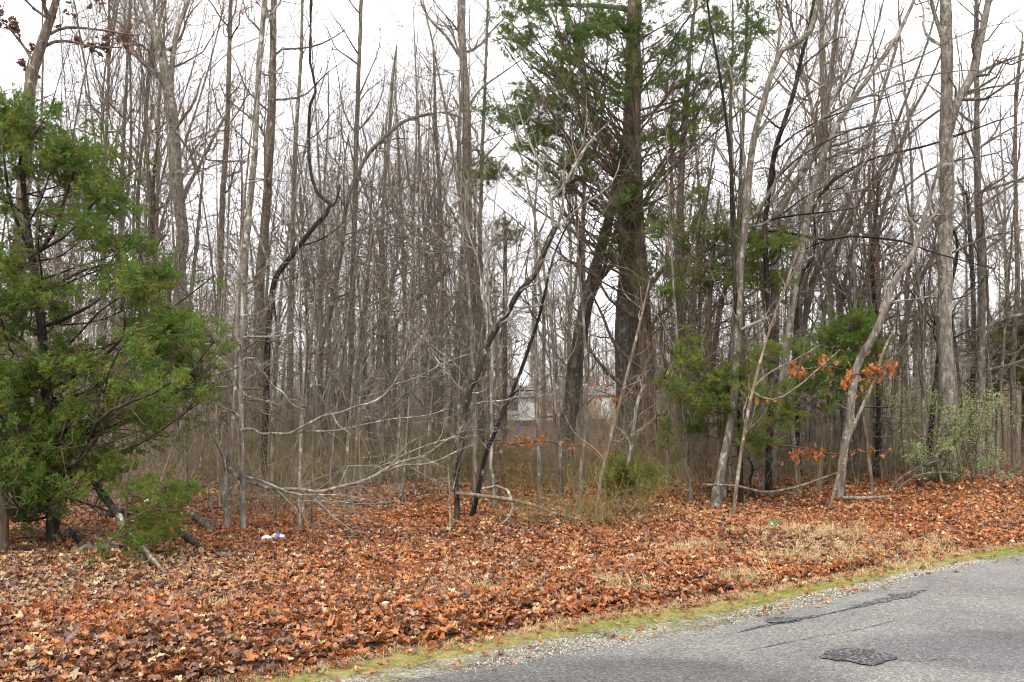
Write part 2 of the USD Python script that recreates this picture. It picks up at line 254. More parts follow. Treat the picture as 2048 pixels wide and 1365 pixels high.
def asphalt(name, lo, mid, hi, speck=0.55, stains=()):
    nodes = {"g": ("geometry", {}), "v": ("voronoi_texture", {"scale": 80.0}), "sx": ("separate_xyz", {}),
        "r": ("rgb_ramp", {"ramp": [(0.0, lo), (0.4, mid), (0.75, tuple(1.3 * x for x in mid)), (0.88, hi), (1.0, tuple(1.4 * x for x in hi))]}),
        "n": ("noise_texture", {"scale": 0.8, "detail": 7.0, "roughness": 0.62}), "nr": ("rgb_ramp", {"ramp": [(0.36, (0.74, 0.73, 0.72)), (0.6, (1.06, 1.05, 1.03))]}),
        "mul": ("mix", {"mix_type": "multiply", "fac": 1.0}), "n4": ("noise_texture", {"scale": 30.0, "detail": 5.0, "roughness": 0.7}), "n4r": ("rgb_ramp", {"ramp": [(0.38, (0.45, 0.45, 0.45)), (0.52, (1, 1, 1))]}), "mul2": ("mix", {"mix_type": "multiply", "fac": speck}),
        "b": ("bump", {"strength": 0.7, "distance": 0.007, "invert": True}), "p": ("principled_bsdf", {"roughness": 0.75, "specular_ior_level": 0.25})}
    links = [("g.position", "v.vector"), ("g.position", "n.vector"), ("g.position", "n4.vector"), ("v.color", "sx.vector"), ("sx.x", "r.fac"), ("n.fac", "nr.fac"), ("n4.fac", "n4r.fac"), ("r.color", "mul.color1"), ("nr.color", "mul.color2"),
             ("mul.color", "mul2.color1"), ("n4r.color", "mul2.color2"), ("v.distance", "b.height"), ("b.normal", "p.normal")]
    last = "mul2.color"
    for i, (c, sc, rot, dark) in enumerate(stains):     # darker, smoother old sealing: soft stains with a place of their own on the road
        nodes |= {f"s{i}": ("vector_math", {"math_type": "subtract", "vector2": (c[0], c[1], 0)}), f"m{i}": ("mapping", {"rotation": (0, 0, rot), "scale": (1 / sc[0], 1 / sc[1], 1)}), f"l{i}": ("vector_math", {"math_type": "length"}),
                  f"w{i}": ("noise_texture", {"scale": 1.4, "detail": 6.0}), f"a{i}": ("math", {"math_type": "add"}), f"q{i}": ("rgb_ramp", {"ramp": [(0.0, dark), (0.5, dark), (0.62, (1, 1, 1))]}), f"h{i}": ("math", {"math_type": "multiply_add", "value2": 0.36, "value3": 0.0}), f"x{i}": ("mix", {"mix_type": "multiply", "fac": 1.0}), f"k{i}": ("math", {"math_type": "multiply", "value2": 0.36})}
        links += [("g.position", f"s{i}.vector1"), (f"s{i}.vector", f"m{i}.vector"), (f"m{i}.vector", f"l{i}.vector1"), ("g.position", f"w{i}.vector"), (f"l{i}.value", f"h{i}.value1"), (f"w{i}.fac", f"k{i}.value1"), (f"h{i}.value", f"a{i}.value1"), (f"k{i}.value", f"a{i}.value2"), (f"a{i}.value", f"q{i}.fac"), (last, f"x{i}.color1"), (f"q{i}.color", f"x{i}.color2")]; last = f"x{i}.color"
    links.append((last, "p.base_color"))
    mat(name, nodes, links, "p.BSDF")
asphalt("asphalt", (0.09, 0.086, 0.08), (0.128, 0.123, 0.115), (0.19, 0.184, 0.173), 0.5, [(on_plane(1180, 1372)[:2], (1.5, 0.62), -0.62, (0.6, 0.6, 0.61)), (on_plane(2120, 1300)[:2], (1.3, 0.55), -0.3, (0.66, 0.66, 0.69))])
asphalt("tar", (0.022, 0.022, 0.023), (0.045, 0.045, 0.046), (0.16, 0.155, 0.15), 0.6)

# ------------------------------------------------------------------ ground, road, verge
def curve_fn(pts):
    """y as a function of x along a line that the photograph shows on the ground; straight on beyond its ends."""
    w = np.array([on_plane(*p)[:2] for p in pts]); o = np.argsort(w[:, 0]); x, y = w[o, 0], w[o, 1]
    s0 = (y[2] - y[0]) / (x[2] - x[0]); s1 = (y[-1] - y[-3]) / (x[-1] - x[-3])
    x = np.concatenate([[x[0] - 40], x, [x[-1] + 60]]); y = np.concatenate([[y[0] - 40 * s0], y, [y[-1] + 60 * s1]])
    from scipy.interpolate import PchipInterpolator
    return PchipInterpolator(x, y)
ASPH = curve_fn([(790, 1365), (1010, 1330), (1141, 1306), (1300, 1280), (1476, 1244), (1640, 1205), (1810, 1160), (1930, 1133), (2048, 1112)])
GRAV = curve_fn([(640, 1365), (830, 1330), (1000, 1297), (1150, 1272), (1300, 1250), (1476, 1220), (1640, 1184), (1810, 1146), (1930, 1124), (2048, 1104)])
LEAF = curve_fn([(440, 1365), (620, 1338), (767, 1308), (926, 1284), (1141, 1244), (1348, 1212), (1502, 1185), (1707, 1147), (1809, 1126), (1912, 1107), (2048, 1089)])
from scipy.ndimage import gaussian_filter, map_coordinates
_nr = np.random.default_rng(11)
def noise2(seed, sig):
    a = gaussian_filter(np.random.default_rng(seed).normal(size=(256, 256)), sig, mode="wrap"); return a / a.std()
_N1, _N2 = noise2(1, 6), noise2(2, 2.2)
def fld(N, x, y, cell):
    x, y = np.asarray(x, float), np.asarray(y, float)
    return map_coordinates(N, [np.atleast_1d(y) / cell, np.atleast_1d(x) / cell], order=1, mode="grid-wrap").reshape(x.shape)
def sst(a, b, x): t = np.clip((x - a) / (b - a), 0, 1); return t * t * (3 - 2 * t)
def inside(x, y): return (y - LEAF(x)) * 0.86        # metres into the leaves from their edge
def H(x, y):
    x, y = np.asarray(x, float), np.asarray(y, float); s = inside(x, y)
    z = -0.035 + 0.075 * sst(-0.06, 0.16, s) + 0.05 * sst(0.1, 0.9, s)
    z = z + sst(0.2, 2.5, s) * (0.05 * fld(_N1, x, y, 0.25)) + sst(0.05, 0.5, s) * 0.018 * fld(_N2, x, y, 0.12)
    return z + 0.006 * np.clip(s - 14, 0, 60) + 0.03 * np.clip(s - 75, 0, 130)
def ground_at(px, d): 
    x = (px - 1024) / FPX * d * 1.0; return float(H(x, d))
xs = np.unique(np.concatenate([np.linspace(-400, -40, 12), np.linspace(-40, -14, 26), np.arange(-14, 20, 0.14), np.linspace(20, 50, 30), np.linspace(50, 400, 12)]))
ys = np.unique(np.concatenate([np.linspace(-60, 2, 12), np.arange(2, 22, 0.14), np.linspace(22, 60, 50), np.linspace(60, 600, 20)]))
X, Y = np.meshgrid(xs, ys); Z = H(X, Y)
gv = np.stack([X, Y, Z], -1).reshape(-1, 3); nx, ny = len(xs), len(ys)
ii, jj = np.meshgrid(np.arange(ny - 1), np.arange(nx - 1), indexing="ij")
gf = np.stack([ii * nx + jj, ii * nx + jj + 1, (ii + 1) * nx + jj + 1, (ii + 1) * nx + jj], -1).reshape(-1, 4)
gz = np.gradient(Z, ys, xs); gn = unit(np.stack([-gz[1], -gz[0], np.ones_like(Z)], -1)).reshape(-1, 3)
g = raw_mesh("/World/ground", gv, gf, "leafy_soil", gn); data(g.GetPrim(), kind="structure")
def strip(name, f0, f1, z0, z1, material, x0=-9, x1=60, n=500, m=7, rough=0.0, seed=0):
    x = np.linspace(x0, x1, n); r = np.random.default_rng(seed)
    jit0 = gaussian_filter(r.normal(size=n), 1.2) * rough; jit1 = gaussian_filter(r.normal(size=n), 1.2) * rough
    a, b = f0(x) + jit0, f1(x) + jit1; t = np.linspace(0, 1, m)
    Yy = a[None] * (1 - t[:, None]) + b[None] * t[:, None]; Xx = np.broadcast_to(x, Yy.shape); Zz = np.broadcast_to((z0 + (z1 - z0) * t)[:, None], Yy.shape)
    v = np.stack([Xx, Yy, Zz], -1).reshape(-1, 3); i, j = np.meshgrid(np.arange(m - 1), np.arange(n - 1), indexing="ij")
    f = np.stack([i * n + j, i * n + j + 1, (i + 1) * n + j + 1, (i + 1) * n + j], -1).reshape(-1, 4)
    p = raw_mesh(free("/World", name), v, f, material, np.broadcast_to([0, 0, 1.0], v.shape)); data(p.GetPrim(), kind="structure"); return p
strip("road", lambda x: ASPH(x) - 8.5, ASPH, 0.0, 0.0, "asphalt", rough=0.02, seed=1)
strip("gravel_shoulder", lambda x: ASPH(x) - 0.06, lambda x: GRAV(x) + 0.1, -0.008, -0.012, "gravel_bed", rough=0.03, seed=2)
strip("grass_verge", lambda x: GRAV(x) - 0.02, lambda x: LEAF(x) + 0.16, -0.018, -0.004, "verge_soil", rough=0.03, seed=3)
def blob(pts, z, material, name, n=90, rough=0.03, seed=0):
    """A flat repair on the road, its outline from ground pixels."""
    w = np.array([on_plane(*p, z=z)[:2] for p in pts]); w = np.vstack([w, w[:1]])
    o = spline(np.column_stack([w, np.zeros(len(w))]), n + 1)[:-1, :2]
    r = np.random.default_rng(seed); c = o.mean(0); o = c + (o - c) * (1 + gaussian_filter(r.normal(size=(n, 1)), (0.9, 0), mode="wrap") * rough * 2); v = np.vstack([np.column_stack([o, np.full(n, z)]), [[*c, z]]]); f = np.stack([np.arange(n), (np.arange(n) + 1) % n, np.full(n, n)], 1)
    if np.cross(o[1] - o[0], c - o[0]) < 0: f = f[:, ::-1]
    p = raw_mesh(free("/World", name), v, f, material, np.broadcast_to([0, 0, 1.0], v.shape)); data(p.GetPrim(), kind="structure")
blob([(1640, 1316), (1665, 1300), (1710, 1296), (1760, 1302), (1795, 1315), (1770, 1322), (1745, 1330), (1690, 1322)], 0.0085, "tar", "road_patch", rough=0.03, seed=4)
def seam(pts, wpx, z, name, seed):
    w = np.array([on_plane(px, py, z=z)[:2] for px, py in pts]); P = spline(np.column_stack([w, np.zeros(len(w)), wpx]), 70); r = np.random.default_rng(seed)
    t = unit(np.gradient(P[:, :2], axis=0)); nrm = np.stack([-t[:, 1], t[:, 0]], 1); hw = np.maximum(P[:, 3] + gaussian_filter(r.normal(size=70), 1) * np.minimum(0.03, 0.6 * P[:, 3]), 0.003)[:, None]
    L_, R_ = P[:, :2] + nrm * hw * r.uniform(0.6, 1.2, (70, 1)), P[:, :2] - nrm * hw * r.uniform(0.6, 1.2, (70, 1))
    v = np.column_stack([np.vstack([L_, R_]), np.full(140, z)]); k = np.arange(69); f = np.stack([k + 70, k + 71, k + 1, k], 1)
    p = raw_mesh(free("/World", name), v, f, "tar", np.broadcast_to([0, 0, 1.0], v.shape)); data(p.GetPrim(), kind="structure")
seam([(1475, 1265), (1535, 1250), (1600, 1238), (1680, 1222), (1735, 1208), (1790, 1195), (1850, 1180)], [0.012, 0.02, 0.03, 0.012, 0.06, 0.07, 0.015], 0.0045, "tar_seam", 5)
seam([(1540, 1244), (1565, 1239), (1600, 1237)], [0.02, 0.09, 0.03], 0.0125, "tar_seam", 6)

seam([(1500, 1300), (1560, 1288), (1640, 1272), (1700, 1262), (1790, 1240)], [0.002, 0.004, 0.002, 0.004, 0.002], 0.0045, "tar_seam", 8)
seam([(1790, 1318), (1840, 1322), (1880, 1318), (1930, 1322)], [0.006, 0.003, 0.004, 0.002], 0.0045, "tar_seam", 9)
# ------------------------------------------------------------------ fallen leaves
def leaf_shape(rng, kind, curl, fold):
    """A lobed leaf about 1 long in the xy plane, curled; centre, middle ring, edge ring."""
    n = 20; th = np.linspace(0, 2 * np.pi, n, endpoint=False)
    if kind == 0:    # broad five-pointed leaf
        r = 0.25 + 0.27 * np.abs(np.cos(2.5 * th)) ** 1.4; r = r * (1 - 0.3 * (np.abs(th - np.pi) < 0.35))
    elif kind == 1:  # long lobed oak leaf
        r = 0.5 / np.sqrt(np.cos(th) ** 2 + (np.sin(th) / 0.5) ** 2) * (1 + 0.22 * np.cos(7 * th))
    else:            # plain oval leaf
        r = 0.5 / np.sqrt(np.cos(th) ** 2 + (np.sin(th) / 0.52) ** 2)
    r = r * rng.uniform(0.88, 1.1, n)
    ring = np.stack([r * np.cos(th), r * np.sin(th)], 1)
    v2 = np.vstack([[[0, 0]], ring * 0.52, ring]); x, y = v2.T
    a = rng.uniform(0, np.pi); u = x * np.cos(a) + y * np.sin(a); w = -x * np.sin(a) + y * np.cos(a)
    z = curl * u ** 2 * 1.6 + fold * np.abs(y) * 0.8 + rng.uniform(-0.4, 0.4) * w ** 2 + rng.normal(0, 0.06, len(x)) * np.r_[0, np.ones(n) * 0.4, np.ones(n)]
    k = 1 - 0.45 * min(abs(curl), 1) * u ** 2 * 4
    x2, y2 = u * k * np.cos(a) - w * np.sin(a), u * k * np.sin(a) + w * np.cos(a)
    v = np.column_stack([x2, y2, z - z.mean()]); i = np.arange(n); j = (i + 1) % n
    f = np.vstack([np.stack([np.zeros(n, int), 1 + i, 1 + j], 1), np.stack([1 + i, 1 + n + i, 1 + n + j], 1), np.stack([1 + i, 1 + n + j, 1 + j], 1)])
    nrm = np.zeros_like(v); fn = np.cross(v[f[:, 1]] - v[f[:, 0]], v[f[:, 2]] - v[f[:, 0]])
    for c in range(3): np.add.at(nrm, f[:, c], fn)
    return v, f, unit(nrm)
r = np.random.default_rng(21)
LEAF_SHAPES = [leaf_shape(r, k, c, fo) for k, c, fo in ((0, 0.5, 0.3), (0, 1.0, 0.6), (1, 0.9, 0.5), (1, 0.4, 0.9), (0, -0.7, 0.3), (2, 0.9, 0.7), (0, 1.4, 0.2), (1, -0.6, 0.3))]
LEAF_MATS = ["leaf_orange", "leaf_rust", "leaf_brown", "leaf_tan", "leaf_plum", "leaf_drab"]
r = np.random.default_rng(22)
def scatter_leaves():
    pos = []
    for y0, y1, dens in ((4.0, 7.5, 900), (7.5, 11, 720), (11, 15, 480), (15, 20, 210), (20, 30, 90), (30, 46, 30)):
        w0, w1 = -0.62 * y1 - 1.6, 0.62 * y1 + 1.6; n = int((w1 - w0) * (y1 - y0) * dens)
        x, y = r.uniform(w0, w1, n), r.uniform(y0, y1, n); s = inside(x, y)
        keep = (np.abs(x) < 0.62 * y + 1.3) & (s > -0.03 - 0.05 * r.exponential(1, n)); pos.append(np.stack([x[keep], y[keep]], 1))
    p = np.vstack(pos)
    n = 420; x = r.uniform(-3, 9, n); y = LEAF(x) - 0.9 * r.uniform(0.0, 1, n) ** 1.8
    return p, np.stack([x, y], 1)
lp, lv = scatter_leaves(); xy = np.vstack([lp, lv]); n = len(xy); s = inside(xy[:, 0], xy[:, 1])
lz = H(xy[:, 0], xy[:, 1]) + np.where(s > 0, r.uniform(0.0, 0.06, n), 0.012); lz = np.maximum(lz, 0.012)
px_, py_ = project(np.column_stack([xy, lz]))
wts = np.tile([0.31, 0.33, 0.16, 0.09, 0.04, 0.07], (n, 1))
drab = sst(1085, 1125, py_) * (1 - sst(1185, 1225, py_)) * (1 - sst(330, 640, px_)) * 0.8; drab = np.maximum(drab, 0.6 * np.exp(-((px_ - 1620) / 230) ** 2 - ((py_ - 1085) / 32) ** 2))
wts = wts * (1 - drab[:, None]) + drab[:, None] * np.array([0.06, 0.08, 0.17, 0.16, 0.1, 0.43])
wts *= np.exp(0.5 * np.stack([fld(noise2(30 + k, 3), xy[:, 0], xy[:, 1], 0.2) for k in range(6)], 1)); wts /= wts.sum(1, keepdims=True)
mi = (np.cumsum(wts, 1) > r.uniform(0, 1, (n, 1))).argmax(1); si = r.integers(0, len(LEAF_SHAPES), n)
size = r.uniform(0.045, 0.1, n) * np.where(r.uniform(0, 1, n) < 0.06, 1.4, 1) * np.where(s > 0, 1, 0.75) * (1 + 0.035 * np.clip(xy[:, 1] - 14, 0, 22))
lq = quats(r, n, 0.36)
lq[s <= 0] = quats(r, int((s <= 0).sum()), 0.15)
lpos = np.column_stack([xy, lz])
vis = (px_ > 0) & (px_ < 2048) & (py_ > 600) & (py_ < 1360) & (size > 0.075)
near = np.where(vis)[0]; near = near[np.argsort(xy[near, 1] - 0.0 * lz[near])][:1400]; near = near[r.permutation(len(near))[:300]]
litter = Thing("fallen_leaves", "thick brown and orange fallen leaves carpeting the woodland floor beside the grass verge", "leaves", kind="stuff")
rest = np.setdiff1d(np.arange(n), near)
instancer(litter.path, "leaf_carpet", [("dead_leaf", sh, m) for m in LEAF_MATS for sh in LEAF_SHAPES], lpos[rest], lq[rest], size[rest], mi[rest] * len(LEAF_SHAPES) + si[rest])
def rotate(q, v):
    u, w = q[:3], q[3]; return v + 2 * np.cross(u, np.cross(u, v) + w * v)
for k in near:
    v, f, nn = LEAF_SHAPES[si[k]]
    part(litter, "leaf", (rotate(lq[k], v) * size[k] + lpos[k] + [0, 0, 0.02], f, rotate(lq[k], nn)), LEAF_MATS[mi[k]])

# ------------------------------------------------------------------ gravel stones, verge grass, straw
import trimesh
def stone(rng):
    m = trimesh.creation.icosphere(1, 0.5); v = m.vertices * rng.uniform(0.55, 1.0, 3); v = v * rng.uniform(0.8, 1.15, (len(v), 1)); return np.array(v), np.array(m.faces)
r = np.random.default_rng(31); n = 14000
x = r.uniform(-2.2, 9.5, n); t = np.clip(r.beta(1.6, 1.4, n) * 1.35 - 0.18, -0.3, 1.3); y = ASPH(x) * (1 - t) + GRAV(x) * t
keep = fld(noise2(40, 2.5), x, y, 0.12) > 0.0 + 0.9 * (t > 0.9); x, y = x[keep], y[keep]; n = len(x)
instancer("/World", "gravel", [("pebble", stone(r), m) for m in ("stone_white", "stone_white", "stone_grey", "stone_tan")], np.stack([x, y, np.full(n, 0.002)], 1), quats(r, n, 1.0), r.uniform(0.005, 0.014, n) * r.uniform(0.6, 1.5, n),
          r.integers(0, 4, n), "loose white and grey gravel along the crumbling road edge", "gravel")
def tuft(rng, k, h, spread):
    vs, fs = [], []
    for i in range(k):
        a = rng.uniform(0, 2 * np.pi); l = h * rng.uniform(0.5, 1.2); d = np.array([np.cos(a), np.sin(a), 0]); o = rng.normal(0, 0.22 * spread, 3) * [1, 1, 0]; w = np.array([-d[1], d[0], 0]) * 0.022 * rng.uniform(0.7, 1.3)
        lean = rng.uniform(0.2, 1.3) * spread; p1, p2 = o + d * lean * 0.35 * l + [0, 0, 0.6 * l], o + d * lean * l + [0, 0, (0.85 - 0.25 * lean) * l]
        b = len(vs); vs += [o - w, o + w, p1 - w * 0.7, p1 + w * 0.7, p2]; fs += [[b, b + 1, b + 3], [b, b + 3, b + 2], [b + 2, b + 3, b + 4]]
    return np.array(vs), np.array(fs)
TUFTS = [tuft(r, 16, 1.0, s_) for s_ in (0.6, 1.0, 1.3)]
n = 34000; x = r.uniform(-2.8, 14, n); t = r.uniform(-0.6, 1.06, n); y = GRAV(x) * (1 - t) + LEAF(x) * t
gr = 0.5 + 0.5 * fld(noise2(41, 3), x, y, 0.16); keep = r.uniform(0, 1, n) < np.where(t < 0.0, 0.35, np.where(t < 0.2, 0.6, 0.9)) * np.clip(0.55 + gr * 0.5, 0.1, 1); x, y, t, gr = x[keep], y[keep], t[keep], gr[keep]; n = len(x)
mm = np.where(r.uniform(0, 1, n) < sst(0.62, 0.95, t) * 0.85, 0, np.where(r.uniform(0, 1, n) < np.clip(gr, 0.15, 0.75), 1, 2))
instancer("/World", "verge_grass", [("tuft", T_, m) for m in ("straw", "grass_green", "grass_mix") for T_ in TUFTS], np.stack([x, y, np.full(n, -0.014)], 1), quats(r, n, 0.6),
          np.where(mm == 0, r.uniform(0.03, 0.075, n), r.uniform(0.012, 0.036, n)), mm * 3 + r.integers(0, 3, n), "short yellow and green grass along the roadside verge", "grass")
cl = [(1380, 1085, 60, 8), (1600, 1108, 130, 10), (1740, 1112, 110, 10), (1250, 1172, 50, 5), (1360, 1100, 30, 6), (1560, 1060, 90, 10), (1700, 1075, 90, 10), (430, 1210, 14, 5), (1480, 1150, 60, 8), (1640, 1060, 120, 12), (1860, 1090, 80, 8), (960, 1160, 30, 6)]
P_ = []
for cx, cy, rx, ry in cl:
    k = int(rx * 0.8); P_ += [on_plane(a, b, 0.1)[:2] for a, b in zip(r.normal(cx, rx * 0.6, k), r.normal(cy, ry * 0.6, k))]
P_ = np.array(P_); n = len(P_)
instancer("/World", "dry_grass", [("tuft", T_, "straw") for T_ in TUFTS], np.column_stack([P_, H(P_[:, 0], P_[:, 1]) + 0.01]), quats(r, n, 0.9), r.uniform(0.05, 0.15, n), r.integers(0, 3, n),
          "pale dry grass tufts poking through the leaves on the bank", "grass")

# ------------------------------------------------------------------ bare trees
def px_path(pts, d, rng=None, lean=0.0, start=None):
    """Pixels (px, py, width px) at depth d to world points and radii; the depth drifts by lean metres towards the end."""
    k = len(pts); dd = d + np.linspace(0, 1, k) * lean
    if rng is not None and k > 2: dd = dd + np.cumsum(rng.normal(0, 0.02 * abs(lean) + 0.03, k)) 
    if start is not None: dd = dd - dd[0] + start
    P = np.array([U(p[0], p[1], q) for p, q in zip(pts, dd)]); R = np.array([0.5 * p[2] * q / FPX for p, q in zip(pts, dd)])
    return np.column_stack([P, R])
def twig_levels(rng, P, R, dens2, dens3, l2=0.5, l3=0.55, ang=(30, 65), trop=0.3, rmin=0.0022, n4=0):
    L = np.linalg.norm(np.diff(P, axis=1), axis=2).sum(1)
    P2, R2 = grow(rng, P, R, np.maximum(1, rng.poisson(dens2 * L)), (0.15, 1.0), ang, l2, 5, 0.5, trop, 0.1, rmin=rmin * 1.3)
    L2 = np.linalg.norm(np.diff(P2, axis=1), axis=2).sum(1)
    P3, R3 = grow(rng, P2, R2, np.maximum(1, rng.poisson(dens3 * L2)), (0.12, 1.0), ang, l3, 4, 0.55, trop, 0.1, rmin=rmin)
    out = [tubes(P2, R2, 4), tubes(P3, R3, 3)]; tips = [P2, P3]
    if n4:
        P4, R4 = grow(rng, P3, R3, np.full(len(P3), n4), (0.2, 1.0), ang, 0.5, 3, 0.7, trop, 0.1, rmin=rmin * 0.8); out.append(tubes(P4, R4, 3)); tips.append(P4)
    return out, tips
def cards(rng, at, size, shape=None):
    """Small leaves or buds as joined meshes at the points."""
    n = len(at)
    if shape is None: v0, f0 = np.array([[0, 0, 0], [0.5, 0.3, 0.12], [1, 0, 0], [0.5, -0.3, 0.12]]), np.array([[0, 1, 2], [0, 2, 3]])
    else: v0, f0 = shape
    q = quats(rng, n, 1.2); u, w = q[:, None, :3], q[:, None, 3:]; v = np.broadcast_to(v0, (n, *v0.shape))
    v = v + 2 * np.cross(np.broadcast_to(u, v.shape), np.cross(np.broadcast_to(u, v.shape), v) + w * v)
    s_ = np.asarray(size if np.ndim(size) else rng.uniform(0.6, 1.3, n) * size)
    v = v * s_[:, None, None] + at[:, None]
    return v.reshape(-1, 3), (f0[None] + np.arange(n)[:, None, None] * len(v0)).reshape(-1, f0.shape[1])
def tip_points(rng, tips, k, where=None):
    A = np.concatenate([t[:, 1:].reshape(-1, 3) for t in tips])
    if where is not None: px, py = project(A); A = A[where(px, py)]
    return A[rng.integers(0, len(A), k)] + rng.normal(0, 0.02, (k, 3)) if len(A) else A
OAK = LEAF_SHAPES[3][:2]
def bare_tree(name, label, cat, d, trunk, limbs=(), m="bark_grey", tw="twig_grey", top=5.0, nl=10, lt=(0.35, 1.0), ll=2.2, ang=(30, 65), trop=0.35, d2=2.6, d3=4.5, lean=None, seed=0, leaves=None, group=None, n4=0, forks=True, sides=10, l2=0.5, thin=1.0, lm=None):
    rng = np.random.default_rng(1000 + seed)
    lean = rng.uniform(-0.8, 0.8) if lean is None else lean
    W = px_path(trunk, d, rng, lean)
    # W runs from the base upwards; the base goes into the ground, the top carries on above the frame
    b = W[0].copy(); g = float(H(b[0], b[1]))
    if b[2] > g + 0.25: W = np.vstack([[b[0] + rng.normal(0, 0.03), b[1], g - 0.05, b[3] * 1.25], W])
    else: W[0, 2] = min(W[0, 2], g - 0.03); W[0, 3] *= 1.15
    W[:, 3] *= thin * (0.72 if m == "bark_tan" else 0.86)
    if top:
        t = unit(W[-1, :3] - W[-2, :3]); e = W[-1]
        for q in (0.5, 1.0): W = np.vstack([W, [*(e[:3] + (t * 0.8 + [0, 0, 0.25]) * top * q + rng.normal(0, 0.12, 3)), e[3] * (1 - 0.8 * q)]])
    n = int(np.clip(6 + 1.4 * np.linalg.norm(W[-1, :3] - W[0, :3]) + 2 * len(trunk), 10, 44)); S = spline(W, n)
    S[1:, :3] += gaussian_filter(rng.normal(0, 0.35, (n - 1, 3)), (0.8, 0)) * S[1:, 3:4] * 0.35
    th = Thing(name, label, cat, (W[0, 0], W[0, 1], g), group)
    part(th, "trunk", tubes(S[:, :3], S[:, 3], sides, 0.06, rng), m)
    LP, LR = [], []
    for lb in limbs:
        p0 = np.array(U(lb[0][0], lb[0][1], d)); k = np.argmin(np.abs(project(S[:, :3])[1] - lb[0][1]) + 0.7 * np.abs(project(S[:, :3])[0] - lb[0][0])); 
        w = px_path(lb, d, rng, rng.uniform(-0.25, 0.25) * len(lb) * 0.35, start=S[k, 1]); w = spline(w, max(8, 2 * len(lb)))
        w[:, 3] *= thin * 0.8
        part(th, "limb", tubes(w[:, :3], w[:, 3], 7, 0.06, rng), lm or m); q = spline(w, 8); LP.append(q[:, :3]); LR.append(q[:, 3])
    P1, R1 = grow(rng, S[None, :, :3], S[None, :, 3], [nl], lt, ang, ll, 8, 0.5, trop, 0.07, rel=False, fall=0.45)
    for p, q in zip(P1, R1): part(th, "limb", tubes(p, q, 6), lm or m)
    P1 = np.concatenate([P1] + [np.array(LP)] * bool(LP)); R1 = np.concatenate([R1] + [np.array(LR)] * bool(LR))
    if len(P1):
        out, tips = twig_levels(rng, P1, R1, d2, d3, l2, n4=n4, ang=(28, 62), trop=trop)
        part(th, "twigs", join(*out), tw, kind="stuff")
        if leaves:
            k, size, lm, where = leaves; A = tip_points(rng, tips, k, where)
            if len(A): part(th, {"bud_red": "buds"}.get(lm, "leaves"), cards(rng, A, size, OAK if "bud" not in lm else None), lm, kind="stuff")
    return th
T = bare_tree; k_ = "tree"
redL = lambda px, py: (py < 330)
T("oak_tree", "old oak with dead brown leaves still hanging, its top above the left cedar", k_, 20, [(30, 900, 34), (38, 500, 30), (59, 180, 26), (85, 82, 23), (112, 0, 17)],
  [[(86, 78, 9), (100, 68, 8), (140, 55, 7), (200, 60, 6), (250, 68, 5), (275, 72, 3)], [(80, 100, 9), (92, 92, 9), (120, 82, 8), (150, 85, 7), (190, 95, 5), (245, 95, 3)], [(100, 40, 8), (60, 10, 6), (20, -40, 4)], [(70, 130, 8), (30, 70, 6), (0, 40, 4)]],
  "bark_brown", "twig_brown", 4, 9, (0.55, 1), 2.2, seed=1, leaves=(900, 0.17, "leaf_dead_dark", lambda px, py: (px < 260) & (py < 190)))
T("bare_tree", "tall grey tree forking into two trunks, with a heavy dark limb curving up left", k_, 24, [(362, 905, 34), (362, 600, 30), (360, 530, 29), (367, 480, 28), (358, 400, 27), (350, 300, 26), (340, 200, 24), (325, 120, 22), (305, 50, 18), (280, -10, 14)],
  [[(343, 200, 15), (345, 120, 14), (355, 60, 13), (368, 25, 12), (384, -20, 9)], [(338, 178, 11), (322, 160, 11), (300, 140, 11), (275, 115, 10), (262, 100, 10), (256, 70, 10), (250, 40, 9), (247, -10, 8)],
   [(366, 400, 13), (376, 372, 12), (392, 345, 10), (430, 270, 8), (470, 200, 5)], [(355, 270, 6), (395, 310, 5), (420, 322, 5), (500, 323, 3)]], "bark_mottle", "twig_grey", 5, 12, (0.4, 1), 2.4, seed=2, lean=0.5, leaves=(700, 0.06, "bud_red", redL))
T("bare_tree", "straight dark grey tree standing just behind the sinuous black tree", k_, 23, [(522, 900, 25), (520, 560, 23), (530, 450, 21), (540, 300, 19), (545, 150, 17), (548, -10, 14)],
  [[(540, 140, 7), (560, 100, 6), (620, 95, 5), (690, 60, 3)], [(543, 200, 6), (600, 195, 5), (650, 150, 3), (690, 120, 2)]], "bark_brown", "twig_brown", 5, 12, (0.35, 1), 2.2, seed=3)
T("bare_tree", "pale tree with a dark streaked top close beside the straight dark grey trunk", k_, 18, [(482, 940, 16), (487, 700, 15), (490, 520, 15), (498, 420, 16), (505, 350, 15), (510, 308, 14), (515, 180, 13), (523, 77, 13), (530, -10, 11)],
  [[(498, 430, 9), (520, 480, 6), (538, 530, 4)], [(500, 390, 8), (487, 455, 5), (480, 500, 3)]], "bark_pale", "twig_grey", 5, 9, (0.4, 1), 1.8, seed=4)
T("bare_tree", "thin straight tree with red buds between the forked tree and the pale tree", k_, 27, [(440, 905, 15), (440, 560, 14), (445, 400, 13), (455, 250, 12), (460, 40, 9), (462, -10, 8)], [], "bark_grey", "twig_red", 4, 15, (0.35, 1), 2.2, seed=5, leaves=(1000, 0.07, "bud_red", redL))
